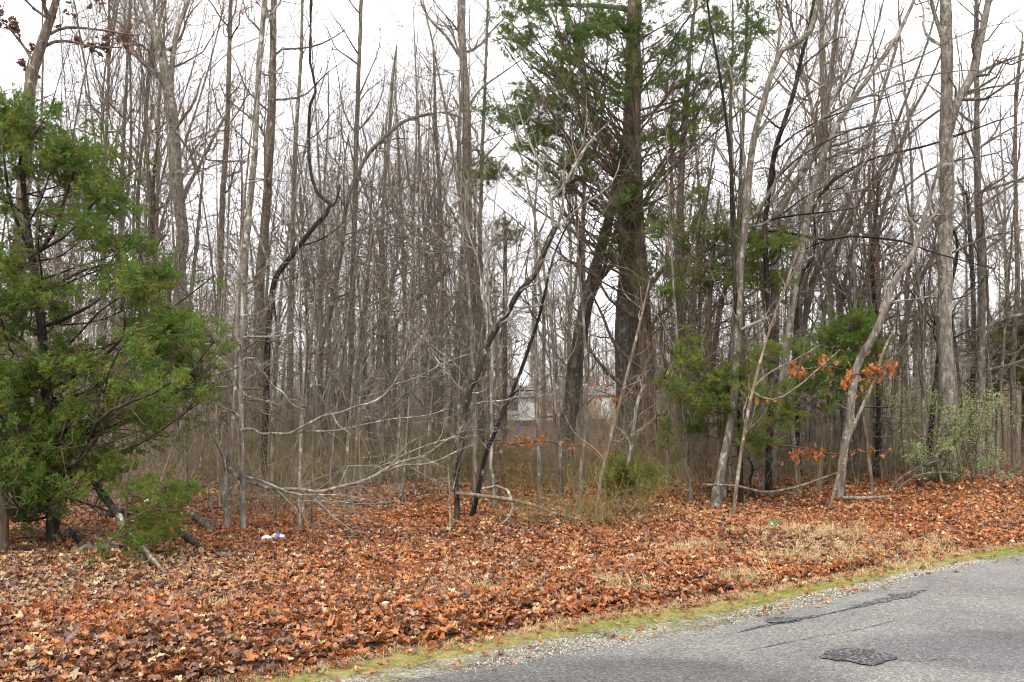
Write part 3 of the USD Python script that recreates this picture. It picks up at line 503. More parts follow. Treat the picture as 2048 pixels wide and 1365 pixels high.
T("bare_tree", "sinuous wet black tree whose upper stem bends sharply back to the left", k_, 17, [(527, 945, 17), (530, 860, 15), (532, 780, 14), (535, 700, 14), (538, 640, 13), (545, 585, 14), (550, 557, 15), (570, 528, 13), (600, 490, 12), (640, 440, 11), (665, 415, 11), (640, 394, 9), (625, 360, 8), (618, 290, 8), (618, 220, 7), (632, 180, 6), (620, 120, 6), (622, 0, 5)],
  [[(545, 590, 7), (552, 640, 6), (560, 690, 4)], [(664, 415, 6), (675, 395, 5), (680, 370, 4)], [(600, 492, 5), (640, 480, 4), (690, 440, 2)]], "bark_black", "twig_brown", 2.5, 10, (0.3, 1), 1.3, seed=6, lean=0.4)
T("bare_tree", "slim straight grey tree left of the arching tree, rising past the frame", k_, 28, [(700, 905, 16), (702, 700, 14), (705, 560, 13), (710, 410, 12), (713, 256, 11), (718, 128, 10), (723, -10, 9)], [], "bark_grey", "twig_grey", 5, 16, (0.35, 1), 2.4, (25, 55), seed=7)
T("arching_tree", "slender tree whose long top arches over in a wide bow to the right", k_, 19, [(652, 935, 11), (653, 884, 11), (641, 788, 11), (640, 720, 11), (662, 620, 11), (682, 500, 11), (693, 410, 11), (706, 368, 10), (735, 310, 10), (780, 265, 9), (805, 245, 9), (850, 230, 7), (880, 225, 6), (920, 235, 4), (955, 268, 3)],
  [[(805, 245, 5), (810, 290, 4), (818, 360, 3), (840, 420, 2)], [(690, 430, 5), (688, 340, 4), (700, 260, 3)]], "bark_brown", "twig_brown", 0, 16, (0.3, 1), 1.2, (35, 75), seed=8, lean=0.6)
T("bare_tree", "tall light grey tree with curving left branch rising between arching tree and cedar", k_, 26, [(922, 905, 36), (930, 640, 31), (935, 560, 27), (935, 450, 24), (936, 360, 21), (934, 260, 20), (929, 154, 19), (924, 67, 19), (921, -10, 17)],
  [[(920, 112, 8), (905, 92, 8), (890, 70, 7), (860, 40, 6), (838, -10, 5)], [(936, 220, 8), (960, 180, 6), (1000, 150, 5), (1050, 115, 3)], [(935, 235, 7), (915, 210, 6), (905, 190, 4)]], "bark_mottle", "twig_grey", 5, 10, (0.3, 1), 2.2, seed=9)
fk = [(916, 1056, 15), (913, 972, 12), (926, 870, 13), (936, 793, 13), (958, 742, 13), (973, 695, 14), (990, 662, 13), (1013, 631, 13), (1034, 590, 13), (1070, 549, 13), (1090, 497, 14), (1111, 456, 14)]
T("forked_tree", "crooked mottled tree with black wet streaks splitting into fingers over bare branches", k_, 13, fk,
  [[(1108, 460, 11), (1104, 420, 9), (1103, 398, 9), (1090, 358, 5), (1065, 300, 5), (1045, 245, 4), (1032, 200, 3)], [(1103, 398, 8), (1125, 375, 7), (1150, 330, 7), (1172, 295, 6), (1190, 272, 4), (1225, 240, 2)],
   [(1112, 456, 9), (1122, 430, 8), (1126, 400, 7), (1128, 350, 5), (1132, 300, 3)], [(1115, 458, 6), (1140, 432, 5), (1165, 410, 5), (1200, 388, 4), (1222, 368, 3), (1240, 320, 2)],
   [(988, 664, 7), (965, 600, 5), (960, 540, 4), (930, 430, 3), (935, 360, 2)], [(973, 694, 7), (975, 640, 5), (965, 560, 4), (985, 480, 3), (990, 400, 3), (1010, 310, 2)], [(1012, 634, 6), (1010, 560, 5), (985, 500, 4), (960, 440, 2)], [(936, 795, 5), (905, 760, 4), (860, 700, 2)],
   [(926, 872, 5), (890, 880, 4), (830, 900, 3), (770, 930, 2)]],
  "bark_fork", "twig_pale", 0, 11, (0.35, 0.95), 1.2, (40, 75), d2=3.4, d3=4.5, seed=10, lean=0.3, lm="bark_pale")
T("leaning_tree", "thin black stem leaning right behind the crooked mottled tree", k_, 13.6, [(944, 1048, 13), (958, 972, 11), (972, 906, 10), (988, 870, 9), (1008, 819, 9), (1034, 762, 9), (1060, 690, 8), (1085, 610, 7), (1100, 540, 5), (1125, 470, 4), (1150, 430, 3)], [], "bark_black", "twig_grey", 0, 9, (0.3, 1), 1.2, seed=11)
T("leaning_tree", "thick dark trunk leaning right just left of the big oak", k_, 22, [(1128, 950, 40), (1140, 800, 37), (1158, 690, 35), (1185, 560, 30), (1210, 470, 25), (1228, 390, 20), (1245, 300, 16)], [], "bark_oak", "twig_brown", 3, 9, (0.35, 1), 1.8, seed=12)
T("leaning_tree", "brown trunk leaning left behind the feathery green sprays of the tall cedar", k_, 25, [(1275, 905, 24), (1262, 480, 22), (1238, 330, 21), (1223, 287, 21), (1193, 246, 20), (1172, 180, 19), (1157, 102, 18), (1131, 25, 16), (1120, -20, 15)], [], "bark_brown", "twig_brown", 4, 6, (0.5, 1), 2, seed=13)
T("oak_tree", "massive grey oak trunk with deep furrowed bark hidden above by the tall cedar", k_, 21.5, [(1258, 950, 66), (1258, 880, 60), (1258, 700, 56), (1256, 600, 53), (1258, 480, 50), (1262, 300, 44), (1266, 120, 38), (1268, -20, 32)], [[(1260, 20, 16), (1200, 12, 13), (1110, 10, 9), (1040, 20, 5)]], "bark_oak", "twig_grey", 5, 8, (0.6, 1), 2.6, seed=14, sides=18)
T("bare_tree", "pale leaning tree with broken side stubs in the clump right of the cedars", k_, 16, [(1440, 1005, 20), (1455, 850, 19), (1470, 700, 18), (1476, 564, 17), (1489, 461, 17), (1497, 359, 16), (1507, 282, 15), (1527, 205, 14), (1548, 133, 13), (1568, 97, 12), (1600, 84, 13), (1615, 72, 14), (1640, -10, 12)],
  [[(1550, 135, 8), (1560, 60, 7), (1566, 0, 6), (1568, -30, 5)], [(1497, 310, 7), (1530, 250, 5), (1600, 200, 4), (1680, 150, 2)]], "bark_grey", "twig_brown", 4, 16, (0.35, 1), 2.2, seed=15)
T("bare_tree", "dark crooked stem crossing the pale leaning tree at its upper fork", k_, 16.6, [(1535, 985, 15), (1540, 700, 13), (1530, 461, 12), (1538, 385, 12), (1548, 308, 12), (1568, 246, 11), (1590, 175, 11), (1605, 110, 9), (1622, 40, 8), (1630, -20, 6)],
  [[(1531, 461, 9), (1560, 464, 8), (1600, 470, 7), (1660, 480, 6), (1700, 473, 6), (1750, 476, 6), (1810, 484, 5), (1850, 500, 4), (1920, 520, 3), (2000, 540, 2)], [(1540, 380, 6), (1580, 330, 5), (1640, 290, 4), (1720, 255, 3), (1800, 240, 2)], [(1535, 440, 6), (1600, 430, 5), (1690, 420, 3), (1760, 400, 2)], [(1552, 300, 5), (1620, 250, 4), (1760, 200, 3), (1850, 165, 2)]], "bark_black", "twig_brown", 3, 10, (0.3, 1), 1.8, (40, 75), 0.15, seed=16)
T("bare_tree", "grey tree that bows right before rising straight, behind the dark crooked stem", k_, 18.5, [(1545, 965, 22), (1550, 650, 20), (1550, 513, 19), (1554, 436, 18), (1579, 385, 17), (1605, 345, 16), (1630, 308, 15), (1648, 240, 13), (1656, 195, 12), (1676, 0, 9)], [[(1600, 350, 9), (1650, 290, 8), (1700, 200, 6), (1740, 100, 5), (1770, -10, 4)], [(1630, 308, 8), (1665, 262, 7), (1720, 180, 5), (1770, 60, 4)]], "bark_grey", "twig_grey", 3, 10, (0.35, 1), 2, (30, 60), seed=17)
T("birch_tree", "slim pale barked tree curving up right with white mottled base", k_, 16.8, [(1532, 996, 19), (1538, 947, 19), (1553, 845, 19), (1568, 742, 19), (1575, 680, 18), (1586, 600, 17), (1596, 538, 16), (1610, 461, 15), (1625, 390, 14), (1640, 328, 14), (1666, 267, 13), (1702, 205, 12), (1738, 154, 11), (1789, 82, 10), (1833, -10, 8)],
  [[(1625, 392, 8), (1670, 345, 7), (1700, 312, 7), (1760, 275, 5), (1830, 230, 4), (1900, 190, 2)], [(1640, 325, 7), (1700, 300, 5), (1800, 290, 3)], [(1700, 208, 7), (1780, 175, 5), (1860, 150, 4), (1960, 140, 2)], [(1740, 152, 6), (1850, 110, 4), (1950, 60, 3), (2048, 40, 2)], [(1666, 268, 6), (1760, 250, 4), (1850, 240, 3)]], "bark_mottle", "twig_brown", 3, 20, (0.3, 1), 2.4, (35, 70), 0.2, seed=18, leaves=(60, 0.04, "bud_red", None))
T("bare_tree", "thin bare tree leaning right in the gap left of the big right trunk", k_, 20, [(1700, 960, 13), (1720, 640, 12), (1738, 538, 11), (1763, 436, 10), (1789, 349, 9), (1820, 236, 8), (1850, 180, 6), (1871, 138, 5)], [], "bark_grey", "twig_grey", 1.5, 14, (0.3, 1), 1.6, (35, 70), seed=19, leaves=(400, 0.06, "bud_red", None))
T("bare_tree", "big straight grey trunk forking high up, behind the green leafing shrub", k_, 18.3, [(1889, 990, 46), (1892, 900, 39), (1893, 800, 36), (1890, 700, 33), (1889, 564, 32), (1892, 410, 32), (1893, 300, 31), (1893, 240, 28), (1894, 128, 27), (1890, -10, 26)],
  [[(1896, 262, 22), (1908, 222, 22), (1922, 192, 22), (1936, 165, 22), (1947, 145, 22), (1956, 100, 19), (1963, 70, 18), (1979, -10, 16)], [(1888, 90, 12), (1880, 60, 12), (1868, 25, 10), (1860, -20, 8)], [(1950, 150, 10), (1990, 130, 8), (2030, 115, 6), (2060, 105, 5)], [(1892, 420, 7), (1860, 450, 6), (1820, 500, 5), (1770, 560, 3)]],
  "bark_mottle", "twig_grey", 5, 10, (0.5, 1), 2.6, seed=20, sides=16)
T("bare_tree", "straight slimmer grey trunk standing right of the big forking trunk", k_, 20.5, [(1960, 965, 21), (1960, 850, 19), (1963, 700, 18), (1961, 513, 17), (1955, 359, 15), (1953, 180, 12), (1953, -10, 10)],
  [[(1963, 662, 10), (1975, 655, 10), (2000, 640, 10), (2030, 632, 9), (2070, 628, 8)], [(1962, 745, 8), (1985, 738, 7), (2020, 730, 6), (2060, 715, 5)], [(1957, 385, 9), (1990, 375, 8), (2030, 362, 7), (2070, 350, 5)], [(1955, 300, 6), (2000, 270, 5), (2060, 240, 4)]], "bark_grey", "twig_grey", 5, 14, (0.3, 1), 2.2, (45, 75), 0.1, seed=21, leaves=(300, 0.055, "bud_red", None))
T("leaning_tree", "pale leaning trunk right of the birch, its upper half slanting far right", k_, 16.2, [(1677, 1010, 22), (1686, 921, 19), (1697, 845, 19), (1707, 767, 18), (1718, 720, 17), (1745, 675, 16), (1765, 630, 16), (1790, 562, 15), (1825, 510, 13), (1850, 430, 10), (1870, 360, 7)], [[(1765, 632, 7), (1770, 560, 6), (1760, 480, 4)]], "bark_mottle", "twig_brown", 2.5, 12, (0.4, 1), 1.7, seed=22)
T("sapling", "tan stick-like sapling leaning right with orange oak leaves near its top", "sapling", 14.6, [(1650, 1046, 8), (1668, 985, 9), (1690, 900, 9), (1720, 825, 9), (1750, 758, 8), (1768, 700, 7), (1790, 660, 5)], [[(1752, 755, 4), (1725, 760, 3), (1695, 768, 2)]], "bark_tan", "twig_grey", 0, 7, (0.3, 1), 0.7, seed=23)
T("sapling", "tan sapling leaning right in front of the middle cedar sprays", "sapling", 14, [(1466, 1047, 10), (1476, 947, 10), (1497, 819, 9), (1515, 745, 8), (1533, 680, 7), (1568, 580, 5), (1600, 490, 4)], [[(1510, 772, 5), (1540, 745, 4), (1590, 720, 3), (1640, 690, 2)], [(1500, 780, 5), (1545, 800, 4), (1600, 770, 4), (1640, 735, 3), (1680, 700, 2)]], "bark_tan", "twig_grey", 0, 10, (0.25, 1), 0.9, seed=24)
T("bare_tree", "short grey leaning trunk half hidden below the middle cedar sprays", k_, 15, [(1430, 1016, 21), (1442, 940, 20), (1456, 870, 19), (1468, 790, 18), (1478, 640, 16), (1482, 540, 12)], [], "bark_grey", "twig_grey", 3, 6, (0.4, 1), 1.5, seed=25)
T("sapling", "tan pole leaning right in front of the massive oak trunk", "sapling", 12.6, [(1188, 1075, 9), (1203, 952, 10), (1234, 829, 9), (1256, 740, 8), (1275, 665, 7), (1300, 560, 4)], [], "bark_tan", "twig_grey", 0, 10, (0.25, 1), 1.0, seed=26)
T("sapling", "crooked pale stem twisting up beside the base of the massive oak", "sapling", 14.2, [(1240, 1030, 8), (1248, 965, 8), (1262, 900, 8), (1268, 850, 8), (1276, 800, 7), (1290, 770, 5)], [], "bark_pale", "twig_pale", 0, 5, (0.5, 1), 0.6, seed=27)
# small trees at the front left with low arching limbs
T("small_tree", "short crooked tree with a broken stub and a long low limb sweeping right", k_, 12, [(455, 1074, 14), (452, 1020, 13), (451, 973, 13), (454, 940, 12), (462, 890, 9), (469, 800, 8), (472, 700, 7), (474, 600, 6), (488, 455, 5)],
  [[(456, 935, 11), (464, 943, 11), (486, 962, 10), (514, 969, 9), (552, 979, 8), (593, 979, 8), (634, 984, 8), (675, 975, 8), (710, 967, 8), (744, 955, 8), (775, 936, 7), (810, 922, 6), (848, 912, 5), (882, 888, 4), (917, 867, 3), (952, 853, 2)],
   [(779, 940, 5), (806, 931, 5), (848, 929, 4), (882, 919, 4), (917, 901, 3), (952, 888, 2)], [(462, 943, 6), (493, 954, 5), (527, 963, 5), (555, 976, 5), (593, 989, 4), (624, 991, 4), (662, 990, 3), (710, 995, 2), (750, 1002, 2)],
   [(452, 950, 8), (447, 915, 7), (430, 880, 6), (422, 860, 4)], [(454, 965, 4), (420, 975, 3), (385, 985, 2), (360, 988, 2)], [(634, 985, 4), (672, 1032, 3), (690, 1026, 2), (700, 1018, 2)], [(600, 981, 4), (660, 1000, 3), (720, 1008, 2), (800, 1000, 2)]], "bark_pale", "twig_pale", 0, 4, (0.5, 1), 0.8, (40, 80), 0.05, 4.2, 5, seed=28, lean=0.15)
T("small_tree", "slim straight small tree with curly limbs reaching right at mid height", k_, 12, [(485, 1071, 13), (485, 973, 12), (483, 870, 10), (482, 760, 9), (483, 680, 8), (484, 600, 7), (480, 520, 5), (470, 440, 4)],
  [[(482, 862, 7), (503, 858, 7), (524, 869, 7), (548, 867, 7), (572, 869, 7), (600, 857, 7), (620, 846, 6), (648, 832, 6), (679, 826, 6), (710, 814, 5), (744, 805, 5), (765, 793, 5), (786, 770, 4), (799, 746, 4), (820, 712, 3), (844, 671, 2)],
   [(572, 869, 4), (624, 863, 4), (658, 863, 4), (693, 857, 3), (744, 846, 3), (786, 838, 2), (848, 832, 2), (889, 820, 2)], [(787, 769, 3), (830, 757, 3), (882, 729, 2), (950, 705, 2)],
   [(483, 725, 5), (493, 717, 6), (507, 717, 6), (521, 733, 5), (531, 753, 5), (548, 774, 5), (565, 784, 4), (579, 805, 4), (607, 819, 3)], [(483, 730, 5), (472, 736, 5), (452, 742, 5), (421, 750, 4), (395, 744, 3)],
   [(452, 743, 4), (462, 764, 4), (479, 781, 4), (500, 795, 4), (524, 801, 4), (548, 805, 3), (560, 819, 3), (548, 831, 3), (517, 818, 2)], [(482, 676, 5), (503, 674, 5), (545, 674, 5), (572, 669, 4), (607, 657, 3), (634, 648, 2)],
   [(482, 838, 4), (469, 824, 4), (448, 817, 4), (434, 802, 3), (440, 785, 2)]], "bark_pale", "twig_pale", 0, 5, (0.4, 1), 0.9, (40, 80), 0.1, 4.6, 5, seed=29, lean=0.1)
mids = [("thin sapling speckled with white lichen right of the curly limbed small tree", 12.7, [(600, 1064, 7), (600, 950, 7), (602, 850, 7), (607, 760, 6), (612, 690, 5), (598, 600, 4), (600, 520, 3)], "bark_pale"),
        ("dark thin sapling standing right beside the lichen speckled sapling", 13, [(622, 1085, 4), (624, 1040, 6), (626, 900, 6), (630, 770, 5), (640, 650, 4), (655, 560, 3)], "bark_brown"),
        ("pale kinked sapling with a bend near its foot behind the thin black stem", 14.5, [(987, 1022, 7), (988, 965, 7), (981, 930, 8), (984, 880, 8), (982, 800, 7), (985, 690, 6), (975, 560, 4)], "bark_pale"),
        ("grey sapling standing alone between the kinked sapling and the leaning trunk", 15.6, [(1080, 1008, 11), (1077, 870, 11), (1072, 767, 10), (1070, 600, 8), (1075, 480, 6)], "bark_grey"),
        ("bluish grey sapling rising right in front of the thick leaning dark trunk", 13.8, [(1160, 1034, 12), (1164, 942, 10), (1172, 793, 8), (1170, 690, 7), (1160, 560, 5)], "bark_grey"),
        ("upright slim tree with forked foot in the brush beside the arching tree", 19, [(735, 955, 9), (733, 840, 9), (725, 740, 8), (733, 620, 7), (740, 450, 5), (752, 300, 4)], "bark_grey"),
        ("slender tree seen just left of the big light grey trunk", 24, [(880, 925, 15), (882, 760, 13), (884, 560, 11), (880, 400, 9), (872, 250, 7), (868, 120, 5)], "bark_grey"),
        ("faint slim tree with a leafless crown in the open sky gap", 30, [(815, 905, 13), (812, 700, 11), (806, 500, 9), (800, 380, 8), (795, 250, 5), (792, 190, 3)], "bark_grey"),
        ("slim grey tree close behind the light grey trunk on its right", 27, [(962, 905, 14), (958, 700, 13), (960, 480, 11), (965, 300, 9), (972, 120, 7), (976, -10, 6)], "bark_grey"),
        ("slim leaning tree crossing behind the bow of the arching tree", 29, [(780, 910, 14), (775, 760, 13), (770, 620, 12), (765, 450, 9), (775, 300, 7), (790, 120, 5)], "bark_brown"),
        ("dark snapped leaning snag left of the light grey trunk", 24, [(790, 660, 9), (830, 600, 11), (868, 570, 9)], "bark_brown"),
        ("twin slim grey tree just right of the straight dark trunk", 26, [(583, 905, 16), (580, 700, 14), (585, 500, 12), (590, 300, 10), (600, 150, 8), (605, -10, 6)], "bark_grey"),
        ("slim reddish tree with many fine twigs behind the left cedar's tip", 26, [(245, 905, 14), (244, 600, 12), (241, 460, 10), (246, 300, 9), (255, 120, 7), (260, -10, 5)], "bark_brown"),
        ("slim crooked tree leaning between cedar tip and the forked tree", 27, [(295, 905, 13), (285, 560, 11), (275, 430, 9), (280, 330, 8), (292, 240, 6), (285, 140, 5), (270, 20, 4)], "bark_grey"),
        ("dark slim tree close on the left of the forked tree's base", 25, [(325, 905, 14), (320, 650, 13), (308, 520, 12), (305, 400, 9), (312, 310, 6)], "bark_black"),
        ("slim straight tree behind the tall cedar's right side branches", 24, [(1372, 925, 24), (1366, 760, 22), (1360, 560, 19), (1362, 380, 16), (1372, 200, 12), (1385, 50, 8)], "bark_brown"),
        ("dark wiry sapling arching up through the right edge of the tall cedar", 15.5, [(1482, 1000, 10), (1478, 760, 10), (1465, 460, 9), (1462, 330, 9), (1452, 240, 8), (1435, 120, 6), (1415, 0, 5)], "bark_black"),
        ("slim pale tree rising behind the dark wiry sapling", 22, [(1490, 955, 14), (1485, 640, 12), (1480, 420, 10), (1488, 200, 8), (1495, -10, 6)], "bark_grey"),
        ("dark slim tree behind the shrub's left edge with a crooked companion fork", 19, [(1752, 965, 14), (1757, 850, 13), (1757, 740, 12), (1752, 640, 11), (1745, 520, 9), (1755, 400, 7)], "bark_black"),
        ("twisted grey sapling next to the dark slim tree by the shrub", 18.6, [(1770, 968, 11), (1768, 870, 11), (1775, 800, 9), (1762, 745, 7), (1770, 690, 5)], "bark_grey"),
        ("dark slanting trunk half hidden behind the big right trunk", 19.6, [(1850, 970, 13), (1862, 860, 13), (1876, 740, 12), (1890, 620, 9), (1915, 480, 7)], "bark_black"),
        ("dark slim trunk seen between the two big right trunks", 24, [(1940, 930, 13), (1945, 780, 12), (1948, 640, 11), (1935, 400, 8)], "bark_black"),
        ("slim straight trunk at the far right edge behind the shrub", 22, [(2030, 950, 13), (2025, 760, 12), (2035, 560, 11), (2030, 320, 9), (2042, 100, 7)], "bark_brown"),
        ("greyish twisted trunk low behind the leaning pale trunk", 19.5, [(1707, 965, 15), (1715, 900, 15), (1705, 840, 14), (1720, 760, 13), (1700, 600, 10)], "bark_brown"),
        ("slim tree rising behind the middle cedar with pale streaks", 20, [(1600, 960, 16), (1606, 820, 14), (1600, 640, 12), (1608, 480, 9)], "bark_grey"),
        ("bent grey sapling at the left edge of the thicket by the low limb", 11.8, [(435, 1068, 6), (430, 1040, 6), (420, 1005, 6), (417, 975, 5), (410, 930, 3)], "bark_grey"),
        ("bare short stick sapling in the leaves left of the forked tree's foot", 11.6, [(898, 1100, 4), (900, 1040, 4), (899, 980, 4), (897, 930, 3)], "bark_grey"),
        ("thin dark tree arching far over to the right edge high up", 20, [(1615, 960, 11), (1640, 700, 10), (1660, 560, 9), (1700, 440, 8), (1760, 340, 7), (1840, 250, 6), (1960, 180, 5), (2060, 160, 3)], "bark_brown"),
        ("thin grey tree sweeping right at middle height behind the birch", 20.5, [(1580, 950, 11), (1590, 700, 10), (1610, 560, 9), (1680, 470, 7), (1790, 390, 6), (1880, 330, 5), (2010, 300, 3)], "bark_grey"),
        ("low bowed tree crossing behind the big right trunk to the right edge", 20, [(1720, 945, 11), (1735, 700, 10), (1790, 600, 8), (1880, 520, 7), (1990, 470, 5), (2060, 455, 3)], "bark_brown"),
        ("slim tree leaning right and rising beside the birch's top", 21, [(1690, 945, 12), (1680, 640, 11), (1700, 520, 10), (1745, 380, 8), (1800, 230, 7), (1850, 100, 5), (1880, -10, 4)], "bark_grey"),
        ("dark thin tree fanning right through the birch's middle", 19, [(1600, 960, 11), (1592, 640, 10), (1600, 500, 8), (1645, 385, 7), (1740, 320, 6), (1860, 290, 5), (2000, 240, 3)], "bark_black"),
        ("dark brown leaning tree reaching far right across the sky gap", 19, [(1395, 955, 14), (1420, 780, 13), (1440, 620, 12), (1500, 470, 10), (1560, 380, 8), (1640, 250, 6), (1700, 130, 5), (1730, 0, 4)], "bark_brown"),
        ("slanting grey tree crossing behind the birch towards the upper right", 21, [(1570, 960, 15), (1600, 700, 14), (1640, 520, 13), (1690, 420, 12), (1720, 330, 10), (1760, 200, 8), (1800, 60, 6)], "bark_grey"),
        ("long thin tree slanting right beyond the pale leaning trunk", 23, [(1780, 945, 14), (1800, 700, 12), (1840, 560, 10), (1930, 440, 8), (2010, 380, 6), (2060, 350, 4)], "bark_grey")]
for i, (lb, d, tr, m) in enumerate(mids):
    big = d > 17
    T("bare_tree" if big else "sapling", lb, k_ if big else "sapling", d, tr, [], m, "twig_grey" if m != "bark_brown" else "twig_brown", 3 if tr[-1][1] < 60 else 0.8, 13 if big else 7, (0.3, 1), 1.8 if big else 0.8, (25, 60), seed=60 + i, d2=2.6, d3=4.2)
T("bare_tree", "slim tree with a haze of red buds low in the right sky gap", k_, 27, [(1745, 912, 15), (1745, 600, 13), (1740, 430, 10), (1738, 330, 6)], [], "bark_brown", "twig_red", 0, 26, (0.35, 1), 2.2, (25, 55), seed=119, leaves=(900, 0.065, "bud_red", None))
T("bare_tree", "old split stump-like broad trunk standing behind the low sweeping limb", k_, 22, [(365, 935, 46), (364, 880, 38), (363, 820, 32), (362, 760, 30)], [], "bark_oak", "twig_grey", 3, 5, (0.5, 1), 1.5, seed=120)

# ------------------------------------------------------------------ cedars
def spray_mesh(rng, n1=20, fat=0.72):
    """A feathery cedar spray one metre long before scaling: a drooping stem, side shoots, short cords."""
    Pm = np.stack([np.linspace(0, 1, 5), 0 * np.zeros(5), -0.12 * np.linspace(0, 1, 5) ** 2], 1)[None]; Rm = np.full((1, 5), 0.012)
    P1, R1 = grow(rng, Pm, Rm, [n1], (0.12, 1.0), (28, 60), 0.42, 3, 0.8, 0.05, 0.05, fall=0.65, rmin=0.01)
    P2, R2 = grow(rng, P1, R1, np.full(len(P1), 6), (0.1, 1.0), (25, 60), 0.5, 3, 1, 0.05, 0.05, fall=0.5, rmin=0.01)
    P = np.concatenate([P1, P2]); B = len(P)
    d = unit(P[:, -1] - P[:, 0]); s = unit(np.cross(d, rng.normal(size=(B, 3)))); w = 0.026 * fat * rng.uniform(0.7, 1.3, (B, 1))
    s2 = np.cross(d, s)
    V = np.stack([P[:, 0], P[:, 1] + s * w, P[:, 1] - 0.5 * s * w + 0.8 * s2 * w, P[:, 1] - 0.5 * s * w - 0.8 * s2 * w, P[:, 2]], 1)
    F = np.array([[0, 1, 2], [0, 2, 3], [0, 3, 1], [4, 2, 1], [4, 3, 2], [4, 1, 3]])
    return V.reshape(-1, 3), (F[None] + 5 * np.arange(B)[:, None, None]).reshape(-1, 3)
r = np.random.default_rng(51); SPRAYS = [spray_mesh(r) for _ in range(4)]
def cedar(name, label, d, trunk, clouds, mats, thick=1.0, size=(0.2, 0.34), seed=0, nb=40, top=0.0, bare=30, wcol="bark_cedar", droop=0.0, rise=0.45, bl=1.3, tsize=1.0, dens=1.0, limbs=()):
    """clouds: (px, py, rx, ry, how many sprays). Sprays fill those parts of the crown, each on a twig of the nearest branch."""
    rng = np.random.default_rng(2000 + seed)
    W = px_path(trunk, d, rng, 0.2); g = float(H(W[0, 0], W[0, 1]))
    if W[0, 2] > g + 0.25: W = np.vstack([[W[0, 0], W[0, 1], g - 0.05, W[0, 3] * 1.2], W])
    else: W[0, 2] = g - 0.04
    if top: W = np.vstack([W, [*(W[-1, :3] + [0.05, 0, top]), 0.01]])
    S = spline(W, 30); th = Thing(name, label, "tree", (W[0, 0], W[0, 1], g))
    part(th, "trunk", tubes(S[:, :3], S[:, 3], 12, 0.1, rng), wcol)
    pts = []
    for cx, cy, rx, ry, k in clouds:
        k = max(3, int(k * dens / 6))
        a = rng.uniform(0, 2 * np.pi, k); q = np.sqrt(rng.uniform(0, 1, k)); px, py = cx + rx * q * np.cos(a), cy + ry * q * np.sin(a)
        # round in plan too: depth spread follows the distance from the trunk line
        dep = d + rng.normal(0, 1, k) * thick * 0.6 * np.clip(0.35 + np.abs(px - np.interp(py, [p[1] for p in trunk][::-1], [p[0] for p in trunk][::-1])) / FPX * d * 0.5, 0.3, 1.4)
        c = np.array([U(*z) for z in zip(px, py, dep)]); nk = rng.integers(3, 10, k); pts.append(np.repeat(c, nk, 0) + rng.normal(0, 1, (nk.sum(), 3)) * np.array([1, 1, 0.6]) * np.mean(size) * 0.55)
    A = np.vstack(pts); nA = len(A)
    A = A[A[:, 2] > H(A[:, 0], A[:, 1]) + 0.12]; nA = len(A)
    # main branches: to a spread-out choice of the crown's points
    idx = [int(rng.integers(nA))]; D = np.linalg.norm(A - A[idx[0]], axis=1)
    while len(idx) < min(nb, nA): j = int(np.argmax(D)); idx.append(j); D = np.minimum(D, np.linalg.norm(A - A[j], axis=1))
    LP, LR = [], []
    for j in idx:
        tip = A[j]; h = np.linalg.norm(tip[:2] - S[0, :2]); z0 = max(tip[2] - rise * np.linalg.norm(tip[:2] - np.array([np.interp(tip[2], S[:, 2], S[:, 0]), np.interp(tip[2], S[:, 2], S[:, 1])])), g + 0.35)
        z0 = max(z0, g + 0.4 * (tip[2] - g)); z0 = min(z0, S[-1, 2] - 0.1); o = np.array([np.interp(z0, S[:, 2], S[:, c]) for c in range(3)]); L = np.linalg.norm(tip - o); u = np.linspace(0, 1, 9)[:, None]
        p = o + (tip - o) * u + np.array([0, 0, -0.13 * L]) * np.sin(u * math.pi) * rng.uniform(-0.4, 1) + wob(rng, 9) * 0.05 * L * np.sin(u * math.pi)
        rad = np.clip(0.007 * L + 0.005, 0.006, 0.03) * np.linspace(1, 0.3, 9)
        part(th, "limb", tubes(p, rad, 6), wcol); LP.append(p); LR.append(rad)
    for lb in limbs:
        w = px_path(lb, d, rng, rng.uniform(-0.5, 0.1)); w = spline(w, 9); part(th, "limb", tubes(w[:, :3], w[:, 3], 7, 0.08, rng), wcol); LP.append(w[:, :3]); LR.append(w[:, 3])
    LP, LR = np.array(LP), np.array(LR); C = LP[:, 2:].reshape(-1, 3)
    from scipy.spatial import cKDTree
    dist, ci = cKDTree(C).query(A); o = C[ci]
    # hanging twigs longer than a metre start halfway along
    far = np.maximum(dist - bl, 0)[:, None]; o = o + unit(A - o) * far
    v = A - o; u = np.linspace(0, 1, 4)[None, :, None]; TP = o[:, None] + v[:, None] * u + rng.normal(0, 0.03, (nA, 1, 3)) * np.sin(u * math.pi)
    tw = [tubes(TP, np.broadcast_to(np.array([0.006, 0.005, 0.004, 0.002]) * tsize, (nA, 4)), 3)]
    if bare:
        L1 = np.linalg.norm(np.diff(LP, axis=1), axis=2).sum(1)
        P2, R2 = grow(rng, LP, LR, rng.poisson(bare / 10 * L1), (0.1, 0.8), (35, 75), 0.35, 4, 0.5, 0.1, 0.1, rmin=0.0025); P3, R3 = grow(rng, P2, R2, np.full(len(P2), 2), (0.2, 1), (30, 70), 0.5, 3, 0.6, 0.1, 0.1, rmin=0.002)
        tw += [tubes(P2, R2, 4), tubes(P3, R3, 3)]
    part(th, "twigs", join(*tw), "twig_brown", kind="stuff")
    axis = np.array([[np.interp(z, S[:, 2], S[:, 0]), np.interp(z, S[:, 2], S[:, 1])] for z in A[:, 2]])
    out = np.column_stack([unit(A[:, :2] - axis), np.full(nA, 0.25 - droop)])
